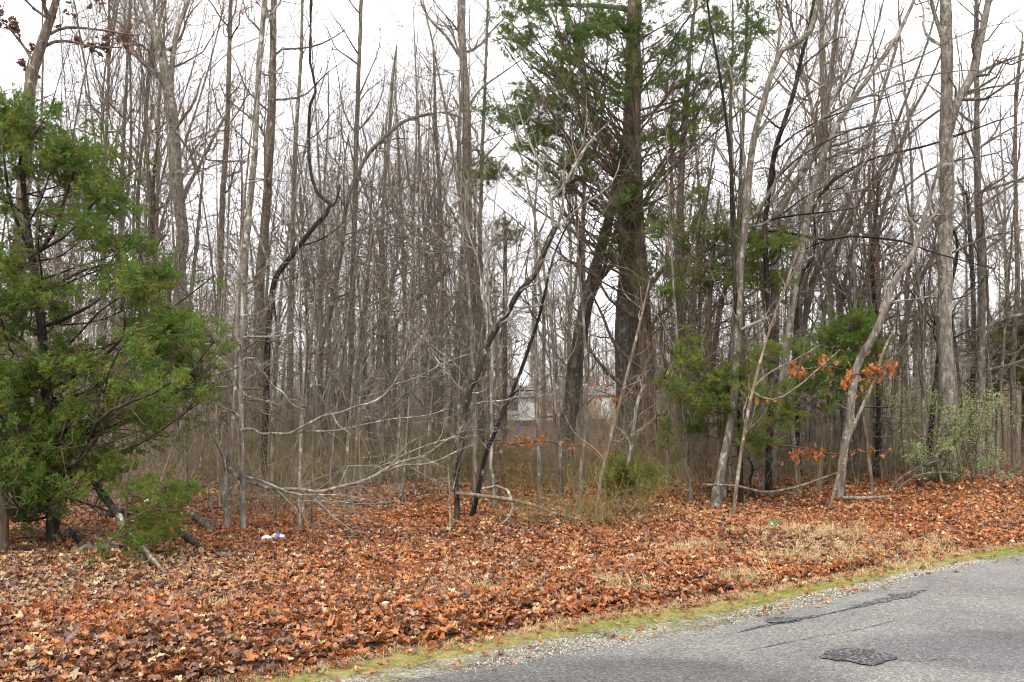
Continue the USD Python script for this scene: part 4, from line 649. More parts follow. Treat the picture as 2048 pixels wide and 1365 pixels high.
    rep = 2; pos = np.repeat(A, rep, 0); dirs = np.repeat(unit(v) * 0.5 + out * 0.8, rep, 0) + rng.normal(0, 0.55, (nA * rep, 3)); sz = rng.uniform(*size, nA * rep)
    pos = pos + rng.normal(0, 0.05, pos.shape) - unit(dirs) * sz[:, None] * 0.45
    instancer(th.path, "foliage", [("spray", sp, m) for m in mats for sp in SPRAYS], pos, q_to(dirs, rng), sz, rng.integers(0, len(mats), len(pos)) * 4 + rng.integers(0, 4, len(pos)), thing=th)
    return th
cedar("cedar_tree", "large green cedar filling the left side in front of the bare trees", 10.4, [(106, 1092, 30), (108, 1000, 26), (95, 800, 22), (82, 640, 17), (55, 450, 12), (40, 300, 8), (30, 190, 4)],
      [(25, 215, 36, 36, 60), (60, 270, 60, 45, 130), (15, 320, 70, 60, 130), (110, 320, 80, 42, 150), (180, 330, 46, 44, 100), (195, 395, 40, 50, 110), (150, 420, 50, 36, 50), (30, 410, 50, 34, 30), (-70, 430, 80, 110, 90), (215, 465, 40, 26, 50), (262, 490, 24, 12, 18), (10, 500, 40, 30, 30),
       (40, 570, 80, 46, 150), (100, 600, 50, 34, 70), (230, 545, 36, 30, 30), (290, 560, 50, 30, 80), (335, 548, 26, 20, 44), (250, 590, 40, 26, 40), (20, 650, 50, 36, 50), (300, 650, 46, 24, 60), (340, 655, 50, 22, 80), (395, 685, 30, 20, 40), (310, 705, 66, 32, 120), (375, 755, 30, 24, 36), (225, 715, 50, 26, 50), (140, 700, 50, 30, 24),
       (120, 750, 70, 40, 110), (40, 780, 70, 46, 110), (340, 790, 56, 34, 90), (250, 800, 70, 40, 120), (170, 825, 66, 36, 110), (90, 860, 70, 44, 130), (310, 850, 46, 30, 50), (20, 880, 60, 50, 110), (60, 960, 60, 40, 80), (130, 910, 50, 32, 50), (-90, 700, 110, 160, 130), (5, 1010, 36, 26, 50), (215, 890, 40, 22, 34), (60, 1000, 66, 36, 90), (150, 955, 60, 34, 80), (15, 950, 50, 50, 80), (205, 935, 36, 24, 34), (110, 890, 60, 40, 70)],
      ["cedar_green", "cedar_green", "cedar_olive"], 1.5, (0.16, 0.3), seed=1, nb=60, bare=34, bl=0.9, dens=0.68, wcol="bark_fork", limbs=[[(62, 516, 8), (101, 476, 8), (121, 424, 7), (145, 353, 5), (163, 292, 3)], [(92, 652, 8), (150, 628, 7), (198, 600, 6), (246, 547, 4), (300, 525, 3)], [(110, 775, 9), (140, 758, 8), (211, 710, 7), (246, 670, 5), (250, 626, 3)], [(60, 500, 8), (40, 460, 7), (20, 397, 6), (5, 290, 4)], [(90, 720, 8), (20, 700, 6), (8, 660, 5), (-10, 600, 3)]])
cedar("young_cedar", "low green cedar bough hanging over the leaning charred pole at the left", 9.6, [(255, 965, 6), (262, 940, 6), (270, 900, 5)],
      [(300, 985, 45, 20, 40), (320, 1010, 45, 25, 60), (300, 1050, 50, 35, 90), (330, 1060, 35, 40, 60), (280, 1095, 40, 28, 60), (345, 985, 25, 20, 25), (205, 1110, 28, 16, 18)], ["cedar_green", "cedar_olive"], 0.9, (0.13, 0.22), seed=2, nb=22, bare=20, rise=0.2, bl=0.5, dens=0.45)
cedar("cedar_tree", "tall cedar with feathery dark sprays and reddish trunk before the massive oak", 20, [(1300, 900, 34), (1295, 760, 30), (1290, 680, 28), (1282, 550, 25), (1275, 400, 23), (1270, 250, 22), (1266, 100, 19), (1264, -40, 16)],
      [(1050, 45, 55, 50, 100), (1030, 90, 40, 22, 40), (1130, 35, 80, 40, 90), (1200, 80, 80, 60, 110), (1110, 130, 60, 25, 60), (1120, 180, 70, 30, 80), (1010, 225, 46, 26, 75), (1065, 245, 60, 26, 80), (1140, 235, 65, 35, 80), (1205, 190, 50, 60, 80), (1100, 305, 66, 30, 80), (1180, 320, 60, 45, 90), (960, 340, 24, 22, 22), (1000, 345, 28, 13, 16), (1085, 200, 50, 26, 40),
       (1265, 50, 45, 60, 70), (1262, 150, 32, 50, 50), (1268, 290, 36, 40, 50), (1262, 360, 44, 36, 60), (1330, 90, 55, 80, 70), (1390, 50, 60, 50, 70), (1450, 70, 50, 60, 60), (1500, 40, 24, 36, 20), (1420, 180, 55, 60, 60), (1345, 210, 55, 60, 50), (1385, 290, 55, 60, 60), (1470, 150, 26, 40, 20), (1240, 420, 46, 50, 60), (1255, 500, 44, 60, 70), (1300, 540, 40, 50, 40), (1320, 440, 40, 40, 25), (1140, 370, 40, 22, 30), (1090, 350, 30, 20, 16), (1180, 0, 120, 30, 60), (1400, -20, 120, 40, 60)],
      ["cedar_dark", "cedar_green", "cedar_olive", "cedar_dark"], 1.6, (0.26, 0.44), seed=3, nb=110, top=4, bare=34, rise=0.75, bl=1.3, dens=0.62, limbs=[[(1288, 800, 10), (1245, 772, 9), (1205, 733, 7), (1183, 706, 5), (1150, 640, 3)], [(1290, 795, 10), (1320, 764, 9), (1333, 733, 8), (1322, 689, 6), (1340, 620, 4)], [(1285, 715, 9), (1310, 640, 8), (1376, 588, 6), (1440, 560, 3)], [(1288, 740, 8), (1230, 690, 7), (1200, 620, 5), (1165, 560, 3)], [(1282, 640, 8), (1220, 600, 6), (1180, 540, 5), (1120, 520, 3)], [(1280, 600, 8), (1340, 520, 6), (1400, 420, 4), (1430, 330, 3)],
      [(1275, 430, 8), (1330, 330, 6), (1400, 220, 5), (1470, 120, 3)], [(1275, 390, 8), (1340, 300, 6), (1390, 180, 4), (1420, 60, 3)], [(1272, 330, 8), (1220, 260, 6), (1160, 200, 5), (1060, 130, 3)], [(1272, 400, 8), (1200, 330, 6), (1120, 270, 5), (1000, 220, 3)], [(1290, 830, 9), (1330, 830, 8), (1345, 790, 6), (1330, 750, 4)]])
cedar("cedar_tree", "olive tinged cedar with thin sprays right of the tall cedar's trunk", 17.5, [(1405, 985, 15), (1412, 800, 13), (1420, 600, 10), (1432, 450, 6), (1440, 380, 3)],
      [(1450, 450, 56, 34, 50), (1525, 485, 44, 34, 40), (1430, 530, 66, 44, 60), (1500, 555, 50, 36, 40), (1350, 480, 50, 40, 35), (1345, 560, 46, 44, 35), (1560, 480, 20, 14, 12), (1400, 410, 40, 26, 22), (1550, 570, 26, 20, 14)], ["cedar_olive", "cedar_green"], 1.2, (0.24, 0.38), seed=4, nb=36, bare=46, rise=0.5, dens=1.0)
cedar("cedar_tree", "bushy low yellowish green cedar behind the tan sapling", 15.4, [(1440, 1000, 9), (1438, 900, 9), (1440, 780, 7), (1445, 690, 4)],
      [(1400, 700, 46, 26, 55), (1385, 750, 45, 36, 70), (1440, 740, 50, 40, 80), (1400, 810, 55, 38, 80), (1470, 780, 50, 40, 70), (1530, 720, 46, 30, 50), (1560, 790, 46, 30, 50), (1510, 850, 40, 26, 40), (1370, 850, 36, 26, 30), (1500, 900, 40, 22, 26), (1545, 700, 24, 16, 14), (1560, 850, 40, 20, 20)], ["cedar_olive", "cedar_green", "cedar_olive"], 1.0, (0.18, 0.3), seed=5, nb=36, bare=50, rise=0.25, dens=0.6)
cedar("cedar_tree", "green cedar top behind the orange oak leaves and the leaning pale trunk", 16.8, [(1640, 985, 9), (1648, 860, 8), (1675, 740, 6), (1700, 650, 3)],
      [(1700, 665, 46, 24, 70), (1715, 690, 42, 36, 80), (1655, 690, 40, 26, 55), (1665, 725, 50, 26, 60), (1620, 715, 30, 22, 26), (1715, 640, 16, 16, 14), (1700, 750, 40, 22, 36), (1625, 785, 50, 24, 36), (1680, 790, 40, 20, 26), (1740, 700, 22, 14, 14)], ["cedar_green", "cedar_green", "cedar_olive"], 1.0, (0.2, 0.32), seed=6, nb=30, bare=40, rise=0.35, dens=0.75)
cedar("young_cedar", "small bushy young cedar growing in leaves below the massive oak", 14, [(1268, 1035, 4), (1266, 980, 4), (1268, 920, 3)],
      [(1262, 960, 56, 26, 80), (1280, 940, 40, 20, 40), (1240, 985, 30, 18, 26), (1310, 970, 24, 18, 18), (1255, 925, 30, 12, 18)], ["cedar_olive"], 0.7, (0.13, 0.22), seed=7, nb=18, bare=60, rise=0.2, bl=0.5)
cedar("cedar_tree", "dull brownish green cedar at the right edge beyond the trunks", 23, [(2052, 945, 16), (2050, 760, 12), (2045, 560, 6)],
      [(2035, 640, 26, 40, 34), (2030, 700, 40, 40, 60), (2020, 760, 45, 40, 60), (2010, 700, 40, 20, 20), (2060, 660, 40, 90, 60)], ["cedar_dull", "cedar_olive"], 1.2, (0.3, 0.5), seed=8, nb=26, bare=40, rise=0.3)
for i, (px, py, w, hgt, d, lb) in enumerate([(690, 790, 30, 60, 36, "dark green cedar far back left of the arching tree's stem"), (1830, 680, 46, 70, 34, "dull green cedar deep in the wood left of the big right trunk"), (1010, 470, 26, 40, 30, "lone olive cedar top right of the light grey trunk"), (1520, 800, 40, 60, 32, "dim cedar deep behind the birch base")]):
    cedar("cedar_tree", lb, d, [(px, 1774 * 1.65 / d + 825, 10), (px, py, 7), (px, py - hgt, 3)], [(px, py - 0.5 * hgt, w * 0.6, hgt * 0.5, 30), (px, py + 0.2 * hgt, w, hgt * 0.5, 45), (px + w * 0.6, py, w * 0.5, hgt * 0.3, 16)], ["cedar_olive", "cedar_dark"], 1.3, (0.3, 0.5), seed=20 + i, nb=14, bare=20, rise=0.3, tsize=1.6, dens=0.4)

# ------------------------------------------------------------------ woods behind: copies of a few kinds of bare tree
def proto_tree(k, rng):
    """Class prim with trunk, limbs and twigs, base at the origin, about 1 m tall per metre of height h."""
    h = [19, 22, 17, 20, 15, 23, 18, 21][k]; rad = [0.12, 0.16, 0.1, 0.13, 0.085, 0.18, 0.105, 0.14][k]; n = 18; u = np.linspace(0, 1, n)
    S = np.stack([0.4 * np.sin(u * 2.2 + k) * u * [0.6, 1.6, 2.4, 0.8, 3.0, 0.7, 1.4, 2][k], 0.4 * np.cos(u * 1.7 + 2 * k) * u, u * h], 1); S[1:, :2] += gaussian_filter(rng.normal(0, 0.25, (n - 1, 2)), (1.2, 0)); S[0, 2] = -0.3
    R = rad * np.maximum(1.12 * (1 - u) ** 0.8, 0.05); R[0] *= 1.3
    path = f"/World/tree_kind_{'abcdefgh'[k]}"; stage.CreateClassPrim(path)
    m, tw = [("bark_grey", "twig_far"), ("bark_brown", "twig_far_brown"), ("bark_grey", "twig_red"), ("bark_pale", "twig_far"), ("bark_brown", "twig_far"), ("bark_mottle", "twig_far_brown"), ("bark_mottle", "twig_far"), ("bark_grey", "twig_far_brown")][k]
    part(path, "trunk", tubes(S, R, 7), m)
    forks = []
    if k in (1, 3, 5):
        P0, R0 = grow(rng, S[None], R[None], [2], (0.35, 0.6), (14, 24), 0.5 * h, 10, 0.75, 0.3, 0.03, rel=False, fall=0.1); R0 = np.maximum(R0, 0.01)
    else: P0, R0 = np.zeros((0, 10, 3)), np.zeros((0, 10))
    for p, q in zip(P0, R0): part(path, "limb", tubes(p, q, 6), m)
    P1, R1 = grow(rng, S[None], R[None], [30], (0.1, 0.99), (25, 70), 0.17 * h, 8, 0.42, 0.35, 0.1, rel=False, fall=0.4)
    for p, q in zip(P1, R1): part(path, "limb", tubes(p, q, 5), m)
    if len(P0):
        Pf, Rf = grow(rng, P0, R0, [7] * len(P0), (0.25, 1), (25, 55), 0.35, 8, 0.5, 0.4, 0.07); P1, R1 = np.concatenate([P1, Pf, P0[:, np.linspace(0, 9, 8).astype(int)]]), np.concatenate([R1, Rf, R0[:, np.linspace(0, 9, 8).astype(int)]])
        extra = [tubes(Pf, Rf, 5)]
    else: extra = []
    out, _ = twig_levels(rng, P1, R1, 2.0, 3.0, 0.5, 0.6, trop=0.3, rmin=0.0035); part(path, "twigs", join(*(extra + out)), tw, kind="stuff")
    return path, h, rad
PROTO = [proto_tree(k, np.random.default_rng(300 + k)) for k in range(8)]
KIND = ["slender grey tree with upright limbs", "tall brown tree with forking top", "thin reddish twigged tree", "pale grey tree with forking top", "thin brown leaning tree", "stout grey tree with forking top", "slender grey tree with curving stem", "brown tree with reddish twigs"]
ZONES = [(-200, "behind the left cedar"), (260, "behind the double trunked tree"), (440, "behind the sinuous black tree"), (640, "behind the arching tree"), (830, "behind the light grey trunk"), (1010, "around the white house"), (1180, "behind the tall cedar"), (1400, "behind the pale leaning tree"), (1600, "behind the birch"), (1770, "behind the leafing shrub"), (1960, "at the right edge")]
r = np.random.default_rng(61)
def copy_of(path, name, label, cat, group, x, y, rz, sc, scz):
    p = free("/World", name); q = UsdGeom.Xform.Define(stage, p)
    q.AddTranslateOp().Set(Gf.Vec3d(x, y, float(H(x, y)))); q.AddRotateZOp().Set(rz); q.AddScaleOp().Set(Gf.Vec3f(sc, sc, scz))
    q.GetPrim().GetReferences().AddInternalReference(path); q.GetPrim().SetInstanceable(True); data(q.GetPrim(), label, cat, group)
placed, todo = [], []
def place_all(todo):
    """Copies; those whose look and neighbours read alike are told apart by their order from left to right."""
    by = {}
    for t in todo: by.setdefault(t[0], []).append(t)
    for lab, ts in by.items():
        ts.sort(key=lambda t: t[1]); n = len(ts)
        for i, t in enumerate(ts):
            w = "" if n == 1 else ("leftmost " if i == 0 else "rightmost " if i == n - 1 else "middle " if n == 3 else "second third fourth fifth sixth seventh eighth ninth tenth eleventh twelfth thirteenth".split()[min(i, 12) - 1] + " ")
            copy_of(t[2], t[3], w + lab, *t[4:])
def free_spot(x, y, gap):
    if any((x - a) ** 2 + (y - b) ** 2 < gap * gap for a, b in placed): return False
    placed.append((x, y)); return True
count = 0
while count < 54:
    y = r.uniform(24, 66) if count > 8 else r.uniform(22, 38); x = r.uniform(-0.66, 0.66) * y; px = 1024 + FPX * x / y
    if abs(px - 1042) < 30 or 1186 < px < 1246 or (1225 < px < 1310 and y < 40) or not free_spot(x, y, 1.0): continue
    if (740 < px < 890 and r.uniform() < 0.55) or (px > 1480 and r.uniform() < 0.4): continue
    k = int(r.integers(0, 8)); sc = r.uniform(0.45, 0.85); scz = r.uniform(0.72, 1.12)
    if 740 < px < 900: scz = min(scz, 0.62 * y * 0.62 / PROTO[k][1] * 1.0 + 0.1) if y < 40 else scz
    zone = [z for a, z in ZONES if px >= a][-1]; lab = f"{KIND[k]} {zone}, {'near' if y < 31 else 'midway' if y < 45 else 'deep'} in woods"
    todo.append((lab, px, PROTO[k][0], "bare_tree", "tree", "bare trees in the wood behind", x, y, r.uniform(0, 360), sc, scz)); count += 1
place_all(todo)
# the wood far behind reads as one mass
def flat_proto(k, rng):
    h = 18.0; n = 9; u = np.linspace(0, 1, n); S = np.stack([0.5 * np.sin(2 * u + k) * u, 0.3 * u, h * u], 1); R = 0.17 * np.maximum(1.1 * (1 - u) ** 0.8, 0.06)
    P1, R1 = grow(rng, S[None], R[None], [34], (0.06, 0.99), (25, 65), 3.4, 5, 0.42, 0.35, 0.1, rel=False, fall=0.45)
    P2, R2 = grow(rng, P1, R1, np.full(len(P1), 7), (0.15, 1), (25, 60), 0.5, 4, 0.5, 0.3, 0.1, rmin=0.008); P3, R3 = grow(rng, P2, R2, np.full(len(P2), 5), (0.15, 1), (25, 60), 0.6, 3, 0.6, 0.3, 0.1, rmin=0.006)
    return join(tubes(S, R, 5), tubes(P1, R1, 4), tubes(P2, R2, 3), tubes(P3, R3, 3))
FAR = [("far_tree", flat_proto(k, np.random.default_rng(400 + k)), m) for k, m in enumerate(("twig_far", "twig_far_brown", "twig_far", "twig_red"))]
n = 400; y = r.uniform(66, 170, n); x = r.uniform(-0.72, 0.72, n) * y; px = 1024 + FPX * x / y; keep = ~(((px > 1015) & (px < 1080) | (px > 1190) & (px < 1232)) & (y < 84)); x, y = x[keep], y[keep]; n = len(x)
instancer("/World", "far_wood", FAR, np.column_stack([x, y, H(x, y) - 0.1]), quats(r, n), r.uniform(0.45, 1.0, n), r.integers(0, 4, n), "grey bare wood far behind the nearer trunks", "wood")
# saplings in the wood
def sapling_proto(k, rng):
    h = [4.5, 6.5, 5.5, 8.0, 3.5][k]; n = 10; u = np.linspace(0, 1, n); S = np.stack([[0.3, 0.8, -0.5, 1.2, 0.2][k] * u ** 2, 0.2 * np.sin(3 * u), h * u], 1); S[0, 2] = -0.1; R = 0.0045 * h * (1.15 - u) ** 0.9
    path = f"/World/sapling_kind_{'abcde'[k]}"; stage.CreateClassPrim(path); m, tw = [("bark_grey", "twig_grey"), ("bark_brown", "twig_brown"), ("bark_pale", "twig_pale"), ("bark_grey", "twig_brown"), ("bark_tan", "stem_olive")][k]
    part(path, "trunk", tubes(S, R, 6), m)
    P1, R1 = grow(rng, S[None], R[None], [16], (0.15, 0.97), (30, 80), 0.28 * h, 6, 0.55, 0.15, 0.13, rel=False, fall=0.6); 
    for p, q in zip(P1, R1): part(path, "limb", tubes(p, q, 4), m)
    out, _ = twig_levels(rng, P1, R1, 4.0, 5.5, 0.55, 0.55, trop=0.15, rmin=0.0025); part(path, "twigs", join(*out), tw, kind="stuff"); return path, h
SAP = [sapling_proto(k, np.random.default_rng(500 + k)) for k in range(5)]
SKIND = ["low grey sapling", "brown sapling with bent tip", "pale sapling", "tall curving grey sapling", "short olive stemmed sapling"]
count, todo = 0, []
while count < 205:
    y = r.uniform(14.5, 36) if count % 2 else r.uniform(15, 22); x = r.uniform(-0.62, 0.62) * y; px = 1024 + FPX * x / y
    if inside(x, y) < (4.5 if px > 1300 else 6.0) or (abs(px - 1042) < 42) or (1120 < px < 1310 and y < 23) or (1180 < px < 1250) or not free_spot(x, y, 0.5): continue
    k = int(r.integers(0, 5)); sc = r.uniform(0.7, 1.25); zone = [z for a, z in ZONES if px >= a][-1].replace("behind", "among the brush behind") if y > 22 else [z for a, z in ZONES if px >= a][-1].replace("behind", "in front brush before")
    todo.append((f"{SKIND[k]} {zone}", px, SAP[k][0], "sapling", "sapling", "bare saplings in the brush", x, y, r.uniform(0, 360), sc * (1.35 if y > 21 else 1), sc * (1.4 if y > 21 else 1) * r.uniform(0.9, 1.2))); count += 1
place_all(todo)
# undergrowth
def brush_mesh(rng, k, h, spread, tilt=0.45, bend=0.1):
    b = rng.normal(0, spread, (k, 2)); u = np.linspace(0, 1, 5)[None, :, None]; d = np.column_stack([rng.normal(0, tilt, (k, 2)), np.ones(k)]); L = h * rng.uniform(0.4, 1.2, k)
    P = np.column_stack([b, np.full(k, -0.03)])[:, None] + unit(d)[:, None] * u * L[:, None, None] + rng.normal(0, bend, (k, 1, 3)) * u ** 2 * L[:, None, None]
    R = np.linspace(1, 0.4, 5)[None] * rng.uniform(0.003, 0.006, (k, 1)); P2, R2 = grow(rng, P, R, np.full(k, 5), (0.2, 1), (25, 75), 0.45, 4, 0.7, 0.1, 0.16, rmin=0.002); P3, R3 = grow(rng, P2, R2, np.full(len(P2), 4), (0.2, 1), (25, 70), 0.5, 3, 0.8, 0.1, 0.12, rmin=0.0018)
    return (join(tubes(P, R, 3), tubes(P2, R2, 3), tubes(P3, R3, 3)), P3)
rb = np.random.default_rng(71); BR = [brush_mesh(rb, 9, 1.5, 0.35) for _ in range(3)] + [brush_mesh(rb, 12, 0.8, 0.3) for _ in range(2)]
TALL = [brush_mesh(rb, 9, 3.4, 0.6, 0.6, 0.3) for _ in range(3)]
n = 1150; y = rb.uniform(13, 60, n) ** 1.0; x = rb.uniform(-0.66, 0.66, n) * y; px = 1024 + FPX * x / y; s = inside(x, y)
keep = (s > np.where(px > 1300, 4.3, 7.0) + rb.uniform(0, 2, n)) & ~((np.abs(px - 1042) < 55) & (y > 20) & (y < 74)) & ~((np.abs(px - 1216) < 40) & (y > 22) & (y < 74)); x, y = x[keep], y[keep]; sc_ = rb.uniform(0.7, 1.5, len(x))
yf = rb.uniform(40, 125, 1500); xf = rb.uniform(-0.7, 0.7, 1500) * yf; pf = 1024 + FPX * xf / yf; kf = ~(((pf > 1015) & (pf < 1080) | (pf > 1190) & (pf < 1232)) & (yf < 84)); x, y, sc_ = np.concatenate([x, xf[kf]]), np.concatenate([y, yf[kf]]), np.concatenate([sc_, rb.uniform(1.6, 3.6, kf.sum())]); n = len(x)
instancer("/World", "undergrowth", [("brush", b[0], m) for m in ("twig_tan", "stem_olive", "twig_far", "twig_pale") for b in BR], np.column_stack([x, y, H(x, y)]), quats(rb, n), sc_, rb.choice(4, n, p=[0.34, 0.14, 0.32, 0.2]) * 5 + rb.integers(0, 5, n), "tangled leafless brush between the trunks", "brush")
n = 680; y = rb.uniform(19, 62, n); x = rb.uniform(-0.66, 0.66, n) * y; px = 1024 + FPX * x / y; s = inside(x, y); keep = (s > np.where(px > 1300, 5.5, 8.5) + rb.uniform(0, 4, n)) & ~((np.abs(px - 1042) < np.where(y < 40, 85, 50)) & (y < 74)) & ~((px > 1100) & (px < 1310) & (y < 26)) & ~((np.abs(px - 1216) < 50) & (y < 74)); x, y = x[keep], y[keep]; n = len(x)
instancer("/World", "thicket", [("brush", b[0], m) for m in ("twig_far", "twig_tan", "twig_pale") for b in TALL], np.column_stack([x, y, H(x, y)]), quats(rb, n, 0.1), rb.uniform(0.6, 1.5, n), rb.choice(3, n, p=[0.4, 0.25, 0.35]) * 3 + rb.integers(0, 3, n), "tall tangled leafless thicket between the trunks", "thicket")
# olive ground cover with tiny leaves deep in the wood
oc = [(b[0], cards(rb, b[1].reshape(-1, 3)[rb.integers(0, b[1].size // 3, 90)] + rb.normal(0, 0.03, (90, 3)), 0.03)) for b in BR[3:]]
cl = [(720, 935, 70, 14, 24), (880, 925, 60, 14, 22), (560, 945, 90, 14, 26), (460, 930, 60, 14, 16), (1010, 945, 80, 12, 5), (1130, 945, 90, 14, 7), (1190, 1000, 60, 20, 5), (1350, 930, 80, 20, 22), (1600, 920, 100, 16, 24), (1060, 1000, 50, 16, 3), (1560, 900, 80, 12, 16), (800, 905, 200, 6, 30), (1780, 920, 60, 14, 14), (640, 915, 160, 8, 24)]
P_ = np.array([on_plane(a, b, 0.2)[:2] for cx, cy, rx, ry, k in cl for a, b in zip(rb.normal(cx, rx * 0.6, k), np.maximum(rb.normal(cy, ry * 0.5, k), 890) + 18)]); n = len(P_)
instancer("/World", "ground_cover", [p for o in oc for p in (("stems", o[0], "stem_olive"), ("leaves", o[1], "brush_olive"))], np.repeat(np.column_stack([P_, H(P_[:, 0], P_[:, 1])]), 2, 0), np.repeat(quats(rb, n), 2, 0), np.repeat(rb.uniform(0.7, 1.3, n), 2),
          (np.repeat(rb.integers(0, 2, n) * 2, 2) + np.tile([0, 1], n)), "low olive green ground cover under the trees", "ground cover")

# ------------------------------------------------------------------ the leafing shrub at the right
def shrub():
    rng = np.random.default_rng(81); base = np.array(on_plane(1895, 985, 0.1)); base[2] = H(base[0], base[1])
    th = Thing("leafing_shrub", "shrub with small fresh pale green leaves around the big right trunk's foot", "shrub", base); tipsA = []; SP_, SR_ = [], []
    for i in range(40):
        tx, ty = 1770 + 255 * rng.uniform() ** 0.65, rng.uniform(775, 970); bx = 1885 + rng.normal(0, 40); dd = rng.uniform(16.6, 18.6); b = np.array(U(bx, 985, 17.6)); b[2] = H(b[0], b[1]) - 0.03; t = np.array(U(tx, ty, dd)); u = np.linspace(0, 1, 9)[:, None]
        p = b + (t - b) * u + np.array([0, 0, 0.22 * np.linalg.norm(t - b)]) * np.sin(u * math.pi) ** 1 * 0.8 + wob(rng, 9) * 0.05; SP_.append(p); SR_.append(np.linspace(0.009, 0.003, 9))
        part(th, "stem", tubes(p, SR_[-1], 5), "twig_brown")
    SP_, SR_ = np.array(SP_), np.array(SR_); P2, R2 = grow(rng, SP_, SR_, np.full(40, 9), (0.25, 1), (25, 65), 0.28, 5, 0.6, 0.1, 0.1, rmin=0.002); P3, R3 = grow(rng, P2, R2, np.full(len(P2), 4), (0.2, 1), (25, 65), 0.5, 4, 0.7, 0.1, 0.1, rmin=0.0018)
    part(th, "twigs", join(tubes(P2, R2, 4), tubes(P3, R3, 3)), "twig_brown", kind="stuff"); A = np.concatenate([P2[:, 1:].reshape(-1, 3), P3[:, 1:].reshape(-1, 3)])
    A = A[rng.integers(0, len(A), 8500)] + rng.normal(0, 0.025, (8500, 3)); A = A[A[:, 2] > base[2] + 0.1]; part(th, "leaves", cards(rng, A, 0.042), "new_leaf", kind="stuff")
shrub()
def arching_stems():
    rng = np.random.default_rng(82)
    for lb, d, pts in (("dark arching stem sweeping up right from the leaves before the shrub", 17, [(1752, 1022, 8), (1775, 985, 7), (1810, 950, 6), (1850, 930, 5), (1900, 915, 3)]), ("thin arching stem curving low over the leaves before the shrub", 16.6, [(1766, 1015, 5), (1800, 975, 4), (1840, 950, 4), (1880, 945, 3), (1920, 950, 2)]), ("pale bent stick standing at the big right trunk's foot", 17.2, [(1892, 988, 6), (1880, 950, 5), (1873, 900, 4)])):
        T("bent_stem", lb, "stem", d, pts, [], "bark_brown" if "pale" not in lb else "bark_pale", "twig_brown", 0, 4, (0.3, 1), 0.5, seed=130 + int(d * 10), lean=0.2)
arching_stems()
T("bent_stem", "dark wiry stem bent to the ground between the tan sapling and the birch", "stem", 16, [(1518, 1003, 5), (1505, 984, 5), (1501, 960, 5), (1506, 940, 4), (1495, 915, 3)], [], "bark_black", "twig_brown", 0, 3, (0.3, 1), 0.4, seed=140)

# ------------------------------------------------------------------ hanging orange leaves on thin branches
def leafy_branch(label, d, paths, spots, size, seed, m="leaf_hanging"):
    rng = np.random.default_rng(3000 + seed); W = [px_path(p, d, rng, 0.25) for p in paths]; th = Thing("leafy_branch", label, "branch", W[0][0, :3])
    for w in W: s_ = spline(w, 12); part(th, "stem", tubes(s_[:, :3], s_[:, 3], 5), "twig_brown")
    A = np.vstack([np.array([U(a, b, d + rng.normal(0, 0.12)) for a, b in zip(rng.normal(cx, rx, k), rng.normal(cy, ry, k))]) for cx, cy, rx, ry, k in spots]); n = len(A); lab = 0
    q = q_to(np.column_stack([rng.normal(0, 0.5, (n, 2)), -np.ones(n)]), rng)
    for a, qq in zip(A, q):
        v, f, nn = LEAF_SHAPES[int(rng.integers(1, 6))]; part(th, "leaf", (rotate(qq, v) * size * rng.uniform(0.7, 1.2) + a, f, rotate(qq, nn)), m)
leafy_branch("thin branch with a thick cluster of orange oak leaves across the tan leaning stick", 14.5, [[(1790, 725, 3), (1750, 742, 4), (1700, 752, 3), (1675, 765, 2)], [(1680, 720, 3), (1640, 735, 3), (1590, 742, 2), (1540, 795, 2)]],
             [(1745, 745, 22, 12, 30), (1700, 765, 14, 10, 22), (1770, 732, 12, 6, 10), (1650, 725, 10, 9, 16), (1600, 745, 12, 10, 16), (1535, 800, 9, 5, 8)], 0.135, 1)
leafy_branch("long thin twig hung with small orange leaves in front of the birch base", 15.5, [[(1520, 888, 3), (1600, 895, 3), (1660, 908, 3), (1720, 905, 2), (1770, 900, 2)], [(1540, 890, 2), (1570, 915, 2), (1600, 930, 1)]], [(1600, 912, 12, 9, 16), (1632, 905, 14, 10, 18), (1745, 905, 18, 4, 8), (1690, 908, 20, 5, 5)], 0.12, 2)
leafy_branch("horizontal twig with a row of orange beech leaves right of the kinked sapling", 14.2, [[(985, 885, 2), (1030, 888, 3), (1080, 882, 3), (1130, 890, 2), (1180, 895, 2)]], [(1020, 888, 14, 4, 10), (1060, 888, 10, 4, 8), (1085, 882, 8, 5, 10), (1130, 890, 12, 5, 5), (1175, 892, 6, 4, 3)], 0.095, 3)
leafy_branch("sparse orange leaves on a twig beside the thick leaning dark trunk", 18, [[(1080, 835, 2), (1110, 833, 3), (1135, 825, 2)], [(1190, 780, 2), (1220, 790, 2), (1240, 800, 2)]], [(1120, 830, 8, 4, 6), (1100, 835, 8, 3, 4), (1215, 790, 16, 10, 22), (1200, 770, 14, 6, 8), (1235, 800, 8, 6, 8)], 0.085, 4)

